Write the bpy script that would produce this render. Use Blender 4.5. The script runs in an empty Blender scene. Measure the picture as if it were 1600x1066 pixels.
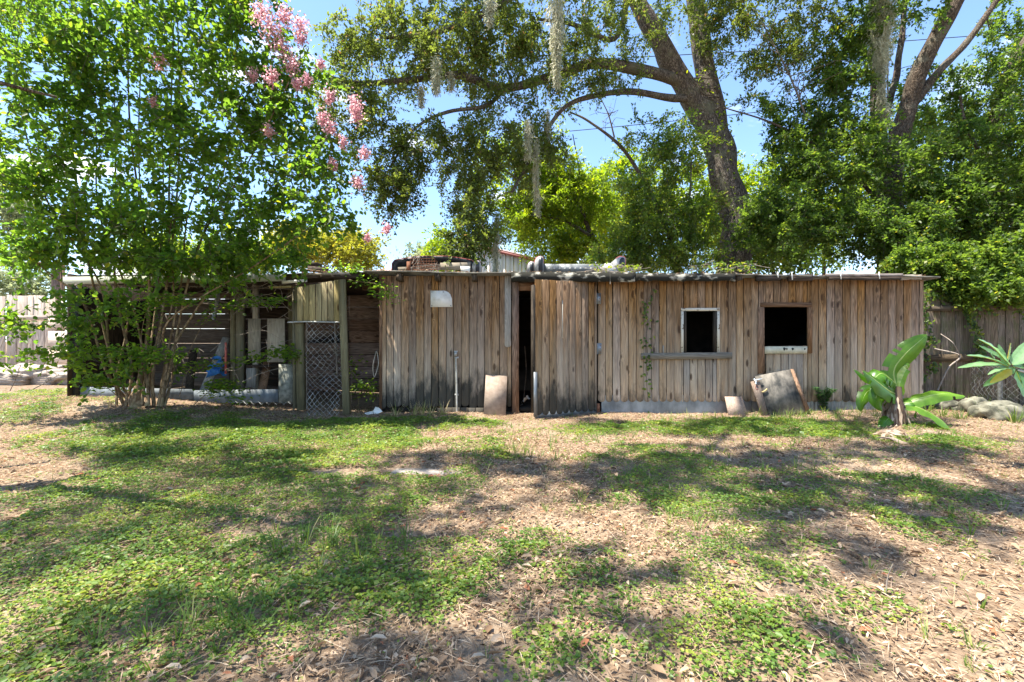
import bpy, math, random
import numpy as np
from math import radians, sin, cos, pi

R = np.random.RandomState(7)
random.seed(7)
scene = bpy.context.scene
COL = scene.collection

# ------------------------------------------------------------------ camera
cam_d = bpy.data.cameras.new('camera'); cam = bpy.data.objects.new('camera', cam_d); COL.objects.link(cam)
cam.location = (0, 0, 1.3); cam.rotation_euler = (radians(90), 0, 0)
cam_d.lens = 16.0; cam_d.sensor_width = 36.0; cam_d.clip_start = 0.05; cam_d.clip_end = 2000
scene.camera = cam

# ------------------------------------------------------------------ light
SUN_DIR = np.array([-0.36, -0.10, 0.93]); SUN_DIR /= np.linalg.norm(SUN_DIR)
SUN_EL = math.asin(SUN_DIR[2]); SUN_AZ = math.atan2(SUN_DIR[0], SUN_DIR[1])
world = bpy.data.worlds.new('World'); scene.world = world; world.use_nodes = True
wt = world.node_tree; wt.nodes.clear()

def nd(nt, typ, ins=None, **props):
    n = nt.nodes.new(typ)
    for k, v in props.items(): setattr(n, k, v)
    for k, v in (ins or {}).items():
        s = n.inputs[k]
        if isinstance(v, bpy.types.NodeSocket): nt.links.new(v, s)
        elif isinstance(v, bpy.types.Node): nt.links.new(v.outputs[0], s)
        else:
            if isinstance(v, (tuple, list)) and len(v) == 3 and s.type == 'RGBA': v = tuple(v) + (1,)
            s.default_value = v
    return n

def ramp(nt, fac, stops, interp='LINEAR'):
    n = nd(nt, 'ShaderNodeValToRGB', {'Fac': fac}); cr = n.color_ramp; cr.interpolation = interp
    while len(cr.elements) < len(stops): cr.elements.new(0.5)
    while len(cr.elements) > len(stops): cr.elements.remove(cr.elements[-1])
    for e, (p, c) in zip(cr.elements, stops):
        e.position = p; e.color = (c, c, c, 1) if isinstance(c, (int, float)) else tuple(c) + (1,)
    return n.outputs[0]

def math_(nt, op, a, b=0.0, clamp=False):
    n = nd(nt, 'ShaderNodeMath', {0: a, 1: b}, operation=op); n.use_clamp = clamp
    return n.outputs[0]

def mixc(nt, fac, a, b, blend='MIX'):
    n = nt.nodes.new('ShaderNodeMix'); n.data_type = 'RGBA'; n.blend_type = blend
    for idx, v in ((0, fac), (6, a), (7, b)):
        s = n.inputs[idx]
        if isinstance(v, bpy.types.NodeSocket): nt.links.new(v, s)
        else:
            s.default_value = (tuple(v) + (1,)) if isinstance(v, (tuple, list)) else v
    return n.outputs[2]

sky = nd(wt, 'ShaderNodeTexSky', sky_type='NISHITA', sun_disc=False, sun_elevation=SUN_EL, sun_rotation=SUN_AZ,
         air_density=1.0, dust_density=0.35, ozone_density=4.5, altitude=20)
wc = nd(wt, 'ShaderNodeTexCoord')
wm = nd(wt, 'ShaderNodeMapping', {'Vector': wc.outputs['Generated'], 'Scale': (1.0, 1.0, 2.6), 'Location': (0.35, 0.0, 0.22)})
wn = nd(wt, 'ShaderNodeTexNoise', {'Vector': wm, 'Scale': 4.2, 'Detail': 8.0, 'Roughness': 0.55})
wsep = nd(wt, 'ShaderNodeSeparateXYZ', {0: wc.outputs['Generated']})
low = nd(wt, 'ShaderNodeMapRange', {'Value': wsep.outputs[2], 1: 0.0, 2: 0.55, 3: 0.11, 4: -0.08})
cl = ramp(wt, math_(wt, 'ADD', wn.outputs[0], low.outputs[0]), [(0.56, 0.0), (0.70, 1.0)], 'EASE')
wcol = mixc(wt, cl, sky.outputs[0], (5.6, 5.8, 6.2))
wb = nd(wt, 'ShaderNodeBackground', {'Color': wcol, 'Strength': 0.122})
wo = nd(wt, 'ShaderNodeOutputWorld', {'Surface': wb})

sun_d = bpy.data.lights.new('sun', 'SUN'); sun = bpy.data.objects.new('sun', sun_d); COL.objects.link(sun)
sun_d.energy = 4.6; sun_d.angle = radians(0.55); sun_d.color = (1.0, 0.945, 0.84)
from mathutils import Vector
sun.rotation_euler = Vector(SUN_DIR).to_track_quat('Z', 'Y').to_euler()
vs = scene.view_settings
vs.view_transform = 'Standard'; vs.look = 'None'; vs.exposure = 1.72; vs.gamma = 1.0; vs.use_curve_mapping = False
scene.cycles.max_bounces = 10; scene.cycles.transmission_bounces = 8; scene.cycles.diffuse_bounces = 8

# ------------------------------------------------------------------ helpers
F = 711.1
def at(px, py, d):
    return np.array([(px - 800) / F * d, d, 1.3 + (533 - py) / F * d])

def smooth(a, b, x):
    t = np.clip((x - a) / (b - a), 0, 1); return t * t * (3 - 2 * t)

_tabs = {}
def vnoise(x, y, seed=0):
    if seed not in _tabs: _tabs[seed] = np.random.RandomState(seed + 100).rand(256, 256)
    T = _tabs[seed]; x = np.asarray(x, float); y = np.asarray(y, float)
    xi = np.floor(x).astype(int); yi = np.floor(y).astype(int); fx = x - xi; fy = y - yi
    fx = fx * fx * (3 - 2 * fx); fy = fy * fy * (3 - 2 * fy)
    g = lambda a, b: T[a % 256, b % 256]
    return (g(xi, yi) * (1 - fx) * (1 - fy) + g(xi + 1, yi) * fx * (1 - fy) + g(xi, yi + 1) * (1 - fx) * fy + g(xi + 1, yi + 1) * fx * fy)

def gz(x, y):
    """ground height"""
    x = np.asarray(x, float); y = np.asarray(y, float)
    z = 0.30 * smooth(-2.6, -7.5, x) * smooth(5.5, 9.0, y)
    z = z + 0.05 * smooth(3.5, 7.0, x) * smooth(6.0, 8.0, y)
    near = smooth(60, 15, np.hypot(x, y))
    z = z + near * (0.05 * (vnoise(x * 0.8 + 9, y * 0.8, 1) - 0.5) + 0.025 * (vnoise(x * 3, y * 3, 2) - 0.5))
    z = z - 0.03 * smooth(9.0, 8.0, y) * 0
    return z

WL = {}   # world location of every container / object
def setp(o, **kw):
    for k, v in kw.items():
        if v is not None: o[k] = v
    return o

def root(name, loc, label, cat, group=None):
    o = bpy.data.objects.new(name, None); COL.objects.link(o); o.empty_display_size = 0.1
    o.location = tuple(loc); WL[o] = np.array(loc, float)
    return setp(o, label=label, category=cat, group=group)

class MB:
    """collects shapes (world coordinates), builds one mesh object"""
    def __init__(s): s.v = []; s.f = []; s.n = 0; s.a = []
    def add(s, verts, faces, val=0.5):
        verts = np.asarray(verts, float).reshape(-1, 3)
        if isinstance(faces, np.ndarray): faces = [faces]
        else:
            by = {}
            for f in faces: by.setdefault(len(f), []).append(f)
            faces = [np.array(v) for v in by.values()]
        for f in faces:
            s.f.append(f + s.n)
            s.a.append(np.broadcast_to(np.asarray(val, float), (len(f),)).copy() if np.ndim(val) == 0 or len(val) == len(f) else np.resize(val, len(f)))
        s.v.append(verts); s.n += len(verts); return s
    def box(s, c, size, rot=None, val=0.5, jit=0.0):
        c = np.array(c, float); h = np.array(size, float) / 2
        p = np.array([[x, y, z] for x in (-1, 1) for y in (-1, 1) for z in (-1, 1)]) * h
        if jit: p = p + R.uniform(-jit, jit, p.shape)
        if rot is not None: p = p @ np.array(rot).T
        return s.add(p + c, [(0, 1, 3, 2), (4, 6, 7, 5), (0, 4, 5, 1), (2, 3, 7, 6), (0, 2, 6, 4), (1, 5, 7, 3)], val)
    def bar(s, a, b, w, t, up=(0, -1, 0), val=0.5):
        """rectangular bar from a to b; w across, t along `up`"""
        a = np.array(a, float); b = np.array(b, float); d = b - a; L = np.linalg.norm(d); d /= L
        u = np.array(up, float); u -= d * u.dot(d); u /= np.linalg.norm(u); sd = np.cross(u, d)
        return s.box((a + b) / 2, (w, t, L), np.array([sd, u, d]).T, val)
    def slab(s, quad, t, direction=(0, 1, 0), val=0.5):
        """polygon (n,3) extruded by t along direction"""
        q = np.array(quad, float); n = len(q); q2 = q + np.array(direction) * t
        fs = [tuple(range(n)), tuple(reversed(range(n, 2 * n)))] + [(i, i + n, (i + 1) % n + n, (i + 1) % n) for i in range(n)]
        return s.add(np.vstack([q, q2]), fs, val)
    def tubes(s, P, Rr, sides=5, val=0.5, cap=False):
        P = np.asarray(P, float)
        if P.ndim == 2: P = P[None]
        n, K, _ = P.shape; Rr = np.broadcast_to(np.asarray(Rr, float), (n, K))
        T = np.gradient(P, axis=1); T /= (np.linalg.norm(T, axis=2, keepdims=True) + 1e-9)
        ref = np.where(np.abs(T[:, :1, 2:3]).repeat(3, 2) > 0.9, np.array([0, 1., 0]), np.array([0, 0, 1.]))
        U = np.cross(T, np.broadcast_to(ref, T.shape)); U /= (np.linalg.norm(U, axis=2, keepdims=True) + 1e-9)
        V = np.cross(T, U); ang = np.arange(sides) * 2 * pi / sides
        ring = P[:, :, None] + Rr[:, :, None, None] * (np.cos(ang)[:, None] * U[:, :, None] + np.sin(ang)[:, None] * V[:, :, None])
        i = np.arange(n)[:, None, None]; k = np.arange(K - 1)[None, :, None]; j = np.arange(sides)[None, None, :]
        b = (i * K + k) * sides; q = np.stack([b + j, b + (j + 1) % sides, b + sides + (j + 1) % sides, b + sides + j], -1).reshape(-1, 4)
        s.add(ring.reshape(-1, 3), q, val)
        if cap and n == 1:
            s.add(ring[0, 0], [tuple(reversed(range(sides)))], val); s.add(ring[0, -1], [tuple(range(sides))], val)
        return s
    def leaves(s, P, D, N, L, W, val, hexa=False, fold=0.12):
        n = len(P); L = np.broadcast_to(L, (n,))[:, None]; W = np.broadcast_to(W, (n,))[:, None]
        D = D / (np.linalg.norm(D, axis=1, keepdims=True) + 1e-9)
        S = np.cross(D, N); S /= (np.linalg.norm(S, axis=1, keepdims=True) + 1e-9); N = np.cross(S, D)
        up = N * (W * fold)
        if not hexa:
            V = np.stack([P, P + D * L * .45 + S * W / 2 + up, P + D * L - N * L * .06, P + D * L * .45 - S * W / 2 + up], 1)
            f = np.arange(n)[:, None] * 4 + np.array([0, 1, 2, 3])
            return s.add(V.reshape(-1, 3), f, val)
        V = np.stack([P, P + D * L * .28 + S * W * .46 + up, P + D * L * .68 + S * W * .40 + up, P + D * L - N * L * .1,
                      P + D * L * .68 - S * W * .40 + up, P + D * L * .28 - S * W * .46 + up], 1)
        b = np.arange(n)[:, None] * 6
        f = np.concatenate([b + np.array([0, 1, 2, 3]), b + np.array([0, 3, 4, 5])], 0)
        return s.add(V.reshape(-1, 3), f, np.concatenate([val, val]))
    def build(s, name, mat, parent=None, origin=None, smoothf=False, **props):
        V = np.vstack(s.v)
        if origin is None:
            origin = WL[parent] if parent is not None else (V.min(0) + V.max(0)) / 2 * np.array([1, 1, 0]) + np.array([0, 0, V[:, 2].min()])
        origin = np.array(origin, float)
        me = bpy.data.meshes.new(name); me.vertices.add(len(V)); me.vertices.foreach_set('co', (V - origin).astype(np.float32).ravel())
        flat = np.concatenate([f.ravel() for f in s.f]); tot = np.concatenate([np.full(len(f), f.shape[1]) for f in s.f])
        me.loops.add(len(flat)); me.loops.foreach_set('vertex_index', flat.astype(np.int32))
        me.polygons.add(len(tot)); me.polygons.foreach_set('loop_start', np.concatenate([[0], np.cumsum(tot)[:-1]]).astype(np.int32))
        me.update(calc_edges=True)
        if smoothf: me.polygons.foreach_set('use_smooth', np.ones(len(tot), bool))
        av = me.attributes.new('v', 'FLOAT', 'FACE'); av.data.foreach_set('value', np.concatenate(s.a).astype(np.float32))
        if mat is not None: me.materials.append(mat)
        o = bpy.data.objects.new(name, me); COL.objects.link(o); WL[o] = origin
        if parent is not None: o.parent = parent; o.location = tuple(origin - WL[parent])
        else: o.location = tuple(origin)
        return setp(o, **props)

def catmull(pts, n=6):
    p = np.array(pts, float); p = np.vstack([2 * p[0] - p[1], p, 2 * p[-1] - p[-2]]); out = []
    for i in range(1, len(p) - 2):
        for t in np.linspace(0, 1, n, endpoint=False):
            out.append(.5 * (2 * p[i] + (p[i + 1] - p[i - 1]) * t + (2 * p[i - 1] - 5 * p[i] + 4 * p[i + 1] - p[i + 2]) * t * t + (3 * p[i] - p[i - 1] - 3 * p[i + 1] + p[i + 2]) * t ** 3))
    out.append(p[-2]); return np.array(out)

# ------------------------------------------------------------------ materials
def newmat(name):
    m = bpy.data.materials.new(name); m.use_nodes = True; nt = m.node_tree; nt.nodes.clear()
    out = nd(nt, 'ShaderNodeOutputMaterial'); return m, nt, out

def finish(nt, out, col, rough=0.8, bump=None, bstr=0.3, spec=0.3, metal=0.0, bdist=0.01):
    b = nd(nt, 'ShaderNodeBsdfPrincipled', {'Base Color': col, 'Roughness': rough, 'Specular IOR Level': spec, 'Metallic': metal})
    if bump is not None:
        bn = nd(nt, 'ShaderNodeBump', {'Height': bump, 'Strength': bstr, 'Distance': bdist}); nt.links.new(bn.outputs[0], b.inputs['Normal'])
    nt.links.new(b.outputs[0], out.inputs[0]); return b

def plain(name, c1, c2, scale=8.0, rough=0.7, metal=0.0, spec=0.3, stretch=(1, 1, 1), bstr=0.2, detail=6.0, lo=.35, hi=.65):
    m, nt, out = newmat(name); tc = nd(nt, 'ShaderNodeTexCoord')
    mp = nd(nt, 'ShaderNodeMapping', {'Vector': tc.outputs['Object'], 'Scale': stretch})
    n = nd(nt, 'ShaderNodeTexNoise', {'Vector': mp, 'Scale': scale, 'Detail': detail, 'Roughness': 0.6})
    c = ramp(nt, n.outputs[0], [(lo, c1), (hi, c2)])
    finish(nt, out, c, rough, n.outputs[0], bstr, spec, metal); return m

def wood(name, dark, light, grey=None, greyz=(1.2, 2.2), mildew=None, axis='z', knots=True, moss=None, ring=0.5, vary=0.45, world_grey=True):
    m, nt, out = newmat(name)
    tc = nd(nt, 'ShaderNodeTexCoord'); oi = nd(nt, 'ShaderNodeObjectInfo'); geo = nd(nt, 'ShaderNodeNewGeometry')
    off = nd(nt, 'ShaderNodeVectorMath', {0: (37.1, 11.3, 53.7), 3: 1.0}, operation='SCALE'); nt.links.new(oi.outputs['Random'], off.inputs[3])
    p0 = nd(nt, 'ShaderNodeVectorMath', {0: tc.outputs['Object'], 1: off.outputs[0]}, operation='ADD').outputs[0]
    rot = {'z': (0, 0, 0), 'x': (0, radians(90), 0), 'y': (radians(90), 0, 0)}[axis]
    p = nd(nt, 'ShaderNodeMapping', {'Vector': p0, 'Rotation': rot}).outputs[0]
    kn = nd(nt, 'ShaderNodeTexVoronoi', {'Vector': nd(nt, 'ShaderNodeMapping', {'Vector': p, 'Scale': (7.5, 3.0, 2.6)}), 'Scale': 1.0})
    kd = kn.outputs['Distance']
    kfall = ramp(nt, kd, [(0.0, 1.0), (0.42, 0.0)], 'EASE')
    dis = nd(nt, 'ShaderNodeVectorMath', {0: (0.05, 0.02, 0.0), 3: kfall}, operation='SCALE').outputs[0]
    pd = nd(nt, 'ShaderNodeVectorMath', {0: p, 1: dis}, operation='ADD').outputs[0]
    g1 = nd(nt, 'ShaderNodeTexNoise', {'Vector': nd(nt, 'ShaderNodeMapping', {'Vector': pd, 'Scale': (70, 30, 2.6)}), 'Scale': 1.0, 'Detail': 5.0, 'Roughness': 0.65}).outputs[0]
    g2 = nd(nt, 'ShaderNodeTexNoise', {'Vector': nd(nt, 'ShaderNodeMapping', {'Vector': pd, 'Scale': (13, 8, 0.75)}), 'Scale': 1.0, 'Detail': 2.0}).outputs[0]
    rings = math_(nt, 'SINE', math_(nt, 'MULTIPLY', g2, 75.0))
    rings = nd(nt, 'ShaderNodeMapRange', {'Value': rings, 1: -1.0, 2: 1.0, 3: 1.0 - ring, 4: 1.0}).outputs[0]
    base = mixc(nt, ramp(nt, g1, [(0.3, 0.0), (0.7, 1.0)]), dark, light)
    base = mixc(nt, 1.0, base, nd(nt, 'ShaderNodeCombineColor', {0: rings, 1: rings, 2: rings}).outputs[0], 'MULTIPLY')
    wp = nd(nt, 'ShaderNodeSeparateXYZ', {0: geo.outputs['Position']})
    if grey is not None:
        gn = nd(nt, 'ShaderNodeTexNoise', {'Vector': nd(nt, 'ShaderNodeMapping', {'Vector': p0, 'Scale': (9, 3, 0.9)}), 'Scale': 1.0, 'Detail': 3.0}).outputs[0]
        hz = nd(nt, 'ShaderNodeMapRange', {'Value': wp.outputs[2], 1: greyz[0], 2: greyz[1], 3: 1.0, 4: 0.0}).outputs[0]
        gf = math_(nt, 'ADD', hz, math_(nt, 'MULTIPLY', math_(nt, 'SUBTRACT', gn, 0.5), 1.4), True)
        gcol = mixc(nt, ramp(nt, g1, [(0.3, 0.0), (0.66, 1.0)]), tuple(c * .55 for c in grey), grey)
        base = mixc(nt, math_(nt, 'MULTIPLY', gf, 0.85), base, gcol)
    if knots:
        km = ramp(nt, math_(nt, 'ADD', kd, math_(nt, 'MULTIPLY', kn.outputs['Color'], 0.12)), [(0.17, 1.0), (0.26, 0.0)])
        base = mixc(nt, math_(nt, 'MULTIPLY', km, 0.8), base, (0.045, 0.022, 0.012))
    hs = nd(nt, 'ShaderNodeMapRange', {'Value': oi.outputs['Random'], 3: 1.0 - vary * .6, 4: 1.0 + vary * .5}).outputs[0]
    r2 = math_(nt, 'FRACT', math_(nt, 'MULTIPLY', oi.outputs['Random'], 17.3))
    base = nd(nt, 'ShaderNodeHueSaturation', {'Hue': 0.5, 'Saturation': nd(nt, 'ShaderNodeMapRange', {'Value': r2, 3: 0.80, 4: 1.16}).outputs[0], 'Value': hs, 'Color': base}).outputs[0]
    if mildew:
        xs = nd(nt, 'ShaderNodeMapRange', {'Value': wp.outputs[0], 1: -9.0, 2: 9.0, 3: 0.0, 4: 1.0}).outputs[0]
        lim = ramp(nt, xs, [((x + 9) / 18, h) for x, h in mildew])
        mn = nd(nt, 'ShaderNodeTexNoise', {'Vector': nd(nt, 'ShaderNodeMapping', {'Vector': geo.outputs['Position'], 'Scale': (7, 7, 2.2)}), 'Scale': 1.0, 'Detail': 7.0, 'Roughness': 0.7}).outputs[0]
        edge = math_(nt, 'ADD', math_(nt, 'SUBTRACT', lim, wp.outputs[2]), math_(nt, 'MULTIPLY', math_(nt, 'SUBTRACT', mn, 0.5), 1.5))
        edge = math_(nt, 'ADD', edge, math_(nt, 'MULTIPLY', math_(nt, 'SUBTRACT', r2, 0.5), 0.22))
        mf = ramp(nt, edge, [(-0.0, 0.0), (0.42, 0.9)])
        base = mixc(nt, mf, base, (0.028, 0.030, 0.026))
    if moss:
        mn2 = nd(nt, 'ShaderNodeTexNoise', {'Vector': p0, 'Scale': 6.0, 'Detail': 8.0, 'Roughness': 0.7}).outputs[0]
        base = mixc(nt, ramp(nt, mn2, [(0.48, 0.0), (0.6, moss[3])]), base, moss[:3])
    finish(nt, out, base, 0.85, g1, 0.5, 0.15, bdist=0.004); return m

def leafmat(name, stops, trans=0.45, rough=0.45, spec=0.35):
    m, nt, out = newmat(name); a = nd(nt, 'ShaderNodeAttribute', attribute_name='v')
    c = ramp(nt, a.outputs['Fac'], stops)
    b = nd(nt, 'ShaderNodeBsdfPrincipled', {'Base Color': c, 'Roughness': rough, 'Specular IOR Level': spec})
    tcol = nd(nt, 'ShaderNodeHueSaturation', {'Hue': 0.486, 'Saturation': 1.1, 'Value': 2.6, 'Color': c}).outputs[0]
    t = nd(nt, 'ShaderNodeBsdfTranslucent', {'Color': tcol})
    mx = nd(nt, 'ShaderNodeMixShader', {0: trans, 1: b.outputs[0], 2: t.outputs[0]}); nt.links.new(mx.outputs[0], out.inputs[0]); return m

def barkmat(name, c1, c2, sc=22, zs=0.25, lich=None, bstr=0.9):
    m, nt, out = newmat(name); tc = nd(nt, 'ShaderNodeTexCoord')
    wob = nd(nt, 'ShaderNodeTexNoise', {'Vector': tc.outputs['Object'], 'Scale': 2.5, 'Detail': 4.0})
    wv = nd(nt, 'ShaderNodeVectorMath', {0: wob.outputs['Color'], 3: .5}, operation='SCALE').outputs[0]
    wv = nd(nt, 'ShaderNodeVectorMath', {0: tc.outputs['Object'], 1: wv}, operation='ADD').outputs[0]
    mp = nd(nt, 'ShaderNodeMapping', {'Vector': wv, 'Scale': (1, 1, zs)})
    n = nd(nt, 'ShaderNodeTexNoise', {'Vector': mp, 'Scale': sc * 2, 'Detail': 8.0, 'Roughness': 0.6}).outputs[0]
    v = nd(nt, 'ShaderNodeTexVoronoi', {'Vector': mp, 'Scale': sc * .8}, feature='DISTANCE_TO_EDGE').outputs[0]
    h = math_(nt, 'MULTIPLY', ramp(nt, v, [(0.0, 0.25), (0.25, 1.0)]), n)
    c = ramp(nt, h, [(0.15, c1), (0.55, c2)])
    if lich:
        ln = nd(nt, 'ShaderNodeTexNoise', {'Vector': tc.outputs['Object'], 'Scale': 3.0, 'Detail': 7.0, 'Roughness': 0.65}).outputs[0]
        c = mixc(nt, ramp(nt, ln, [(0.5, 0.0), (0.64, 0.7)]), c, lich)
    finish(nt, out, c, 0.9, h, bstr, 0.1, bdist=0.03); return m

SHED_MILDEW = [(-2.5, .60), (-1.2, .90), (-.2, .80), (0.1, .5), (0.35, .62), (1.4, .62), (1.6, .46), (3.2, .36), (5.2, .38), (5.5, .55), (6.4, .5), (7.5, .25)]
M = {}
M['plank'] = wood('weathered_plank', (.135, .066, .028), (.44, .265, .135), grey=(.58, .45, .315), greyz=(0.3, 2.0), vary=.36, mildew=SHED_MILDEW)
M['door_plank'] = wood('door_plank', (.135, .066, .028), (.44, .265, .135), grey=(.53, .41, .28), greyz=(0.2, 1.9), vary=.36, mildew=SHED_MILDEW)
M['brown_board'] = wood('brown_board', (.17, .09, .05), (.33, .20, .12), axis='z', knots=False)
M['brown_board_x'] = wood('brown_board_x', (.17, .09, .05), (.33, .20, .12), axis='x', knots=False)
M['grey_board_x'] = wood('grey_board_x', (.19, .16, .12), (.38, .33, .26), axis='x', knots=False, ring=.3)
M['grey_board'] = wood('grey_board', (.20, .18, .15), (.40, .37, .32), axis='z', knots=False, ring=.3)
M['green_plank'] = wood('algae_plank', (.17, .125, .05), (.46, .36, .17), grey=(.42, .37, .20), greyz=(1.0, 3.2))
M['green_post'] = wood('algae_post', (.12, .095, .04), (.30, .24, .13), knots=False, grey=(.26, .24, .15), greyz=(.4, 3))
M['pink_board'] = plain('pinkish_board', (.27, .20, .15), (.38, .29, .225), 14, .85, bstr=.1)
M['tan_board'] = wood('tan_board', (.26, .17, .11), (.42, .29, .20), knots=False, ring=.25)
M['ply'] = plain('mouldy_plywood', (.035, .035, .032), (.25, .22, .18), 4.5, .85, stretch=(1, 1, .6), detail=9, lo=.36, hi=.62)
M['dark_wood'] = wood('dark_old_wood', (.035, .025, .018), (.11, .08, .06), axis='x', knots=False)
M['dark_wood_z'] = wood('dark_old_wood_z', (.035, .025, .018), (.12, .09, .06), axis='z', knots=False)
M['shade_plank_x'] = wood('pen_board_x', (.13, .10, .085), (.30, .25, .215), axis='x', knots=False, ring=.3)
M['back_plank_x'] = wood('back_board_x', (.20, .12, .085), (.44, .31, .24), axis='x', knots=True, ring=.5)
M['bright_board'] = wood('pale_board', (.34, .30, .22), (.58, .52, .42), axis='z', knots=False, ring=.25)
M['fence_left'] = wood('sunlit_picket', (.34, .26, .20), (.66, .56, .46), axis='z', knots=False, ring=.35)  # pale colour carries the strong sun on the left fence
M['fence_left_x'] = wood('sunlit_rail', (.38, .30, .24), (.66, .55, .46), axis='x', knots=False, ring=.3)  # same sunlight put into the rail colour
M['fence_right'] = wood('old_fence_picket', (.085, .065, .045), (.24, .19, .14), axis='z', knots=False, moss=(.07, .085, .03, .5))
M['fence_right_x'] = wood('old_fence_rail', (.08, .06, .04), (.20, .15, .10), axis='x', knots=False)
M['fascia'] = plain('mossy_fascia', (.018, .017, .012), (.36, .34, .28), 6.5, .9, stretch=(.6, 1, 1.4), detail=10, lo=.53, hi=.62)
M['roof'] = plain('old_roofing', (.05, .046, .038), (.18, .17, .14), 5, .8, detail=8)
M['beam'] = wood('pale_green_beam', (.40, .42, .30), (.54, .55, .42), axis='x', knots=False, ring=.15, vary=.15)
M['black'] = plain('black_post', (.008, .008, .008), (.02, .02, .018), 8, .6)
M['galv'] = plain('galvanised_metal', (.13, .14, .145), (.30, .32, .33), 4, .45, metal=.55, stretch=(1, 1, .7), detail=8)
M['galv_dull'] = plain('galvanised_wire', (.30, .30, .285), (.48, .48, .46), 20, .5, metal=.6)
M['rust'] = plain('rusty_metal', (.10, .035, .015), (.24, .10, .05), 20, .8)
M['white'] = plain('weathered_white', (.52, .49, .42), (.74, .72, .66), 6, .6, bstr=.1, lo=.25, hi=.5)
M['cream'] = plain('cream_paint', (.42, .38, .26), (.62, .57, .42), 9, .6, bstr=.1)
M['chipped'] = plain('chipped_paint', (.14, .09, .06), (.60, .54, .43), 15, .7, detail=4, lo=.39, hi=.43)
M['pipe'] = plain('dull_white_pipe', (.30, .28, .23), (.52, .50, .44), 12, .5)
M['capblack'] = plain('faded_black_fibreglass', (.012, .014, .02), (.05, .055, .065), 5, .4)
M['capwhite'] = plain('grey_white_shell', (.24, .235, .23), (.48, .47, .45), 10, .6)
M['red'] = plain('faded_red_trim', (.26, .045, .04), (.40, .12, .11), 14, .6)
M['barnwall'] = plain('cream_metal_wall', (.70, .62, .52), (.80, .72, .62), 3, .5, bstr=0.0)
M['barntrim'] = plain('maroon_trim', (.16, .04, .035), (.22, .07, .06), 3, .6)
M['barnroof'] = plain('pinkish_roof', (.42, .26, .22), (.52, .36, .31), 3, .7)
M['bluewhite'] = plain('pale_painted_board', (.09, .105, .115), (.22, .245, .26), 7, .6, stretch=(1, 1, .5))
M['concrete'] = plain('mottled_concrete', (.12, .125, .10), (.32, .32, .27), 12, .9)
M['rock'] = plain('limestone', (.05, .05, .035), (.25, .235, .175), 5, .95, bstr=1.0, detail=12, lo=.4, hi=.62)
M['slab'] = plain('sandy_slab', (.30, .245, .20), (.42, .36, .30), 9, .95)
M['bluecloth'] = plain('blue_plastic', (.02, .12, .42), (.08, .30, .65), 8, .5)
M['redcloth'] = plain('red_plastic', (.45, .05, .04), (.6, .2, .15), 8, .6)
M['wire'] = plain('black_cable', (.02, .02, .02), (.04, .04, .04), 3, .5)
M['hook'] = plain('white_metal', (.6, .65, .68), (.75, .78, .8), 8, .4)
M['yellow'] = plain('yellow_foam', (.45, .33, .14), (.62, .48, .22), 10, .8)
M['interior'] = plain('shaded_interior', (.012, .010, .009), (.03, .025, .02), 5, .95)  # near-black colour stands in for the shade inside shed and pen

M['shadewire'] = plain('shaded_grey_wire', (.07, .07, .065), (.17, .17, .155), 20, .7, metal=.2)  # darker copy of the galvanised wire; the fence's shade is in its colour
M['oakbark'] = barkmat('oak_bark', (.055, .045, .037), (.22, .185, .155), 26, .16, (.17, .165, .11))
M['bark'] = barkmat('brown_bark', (.05, .038, .028), (.19, .145, .11), 34, .16, (.19, .18, .14))
M['myrtlebark'] = barkmat('myrtle_bark', (.13, .085, .05), (.34, .25, .155), 14, .12, (.20, .17, .09), .4)
M['twig'] = plain('twig', (.07, .055, .042), (.17, .14, .11), 12, .9)
M['deadtwig'] = plain('dead_twig', (.20, .16, .13), (.34, .29, .24), 12, .9)
M['oakleaf'] = leafmat('oak_leaf', [(0, (.040, .060, .015)), (.35, (.080, .112, .024)), (.75, (.130, .170, .032)), (.93, (.15, .14, .03)), (1, (.20, .13, .05))], .45)
M['rightleaf'] = leafmat('camphor_leaf', [(0, (.026, .052, .014)), (.4, (.060, .108, .020)), (.8, (.108, .165, .028)), (1, (.23, .24, .035))], .55)
M['limeleaf'] = leafmat('lime_leaf', [(0, (.06, .11, .016)), (.5, (.125, .19, .022)), (1, (.25, .28, .03))], .6)
M['yellowleaf'] = leafmat('yellow_leaf', [(0, (.10, .125, .02)), (.5, (.19, .20, .03)), (1, (.34, .30, .045))], .5)
M['myrtleleaf'] = leafmat('myrtle_leaf', [(0, (.036, .082, .017)), (.45, (.075, .145, .023)), (.85, (.135, .205, .028)), (1, (.24, .27, .035))], .66)
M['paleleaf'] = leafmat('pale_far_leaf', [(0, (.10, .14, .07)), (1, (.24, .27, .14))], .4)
M['blossom'] = leafmat('pink_blossom', [(0, (.36, .19, .20)), (.6, (.52, .32, .35)), (1, (.66, .50, .46))], .4, .8, .05)
M['redflower'] = leafmat('red_flower', [(0, (.55, .03, .02)), (1, (.75, .10, .06))], .3, .7)
M['moss'] = leafmat('spanish_moss', [(0, (.18, .19, .13)), (.5, (.32, .32, .235)), (1, (.48, .46, .36))], .45, .9, .05)
M['cover'] = leafmat('ground_cover', [(0, (.038, .082, .016)), (.4, (.078, .145, .024)), (.75, (.14, .21, .035)), (1, (.27, .30, .05))], .3)
M['grass'] = leafmat('grass_blade', [(0, (.05, .10, .02)), (.6, (.12, .19, .035)), (.85, (.24, .26, .07)), (1, (.46, .38, .20))], .35)
M['litter'] = leafmat('dead_leaf', [(0, (.07, .042, .024)), (.3, (.20, .128, .076)), (.65, (.41, .29, .185)), (.9, (.56, .44, .31)), (1, (.34, .145, .075))], .12, .8, .15)
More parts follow.
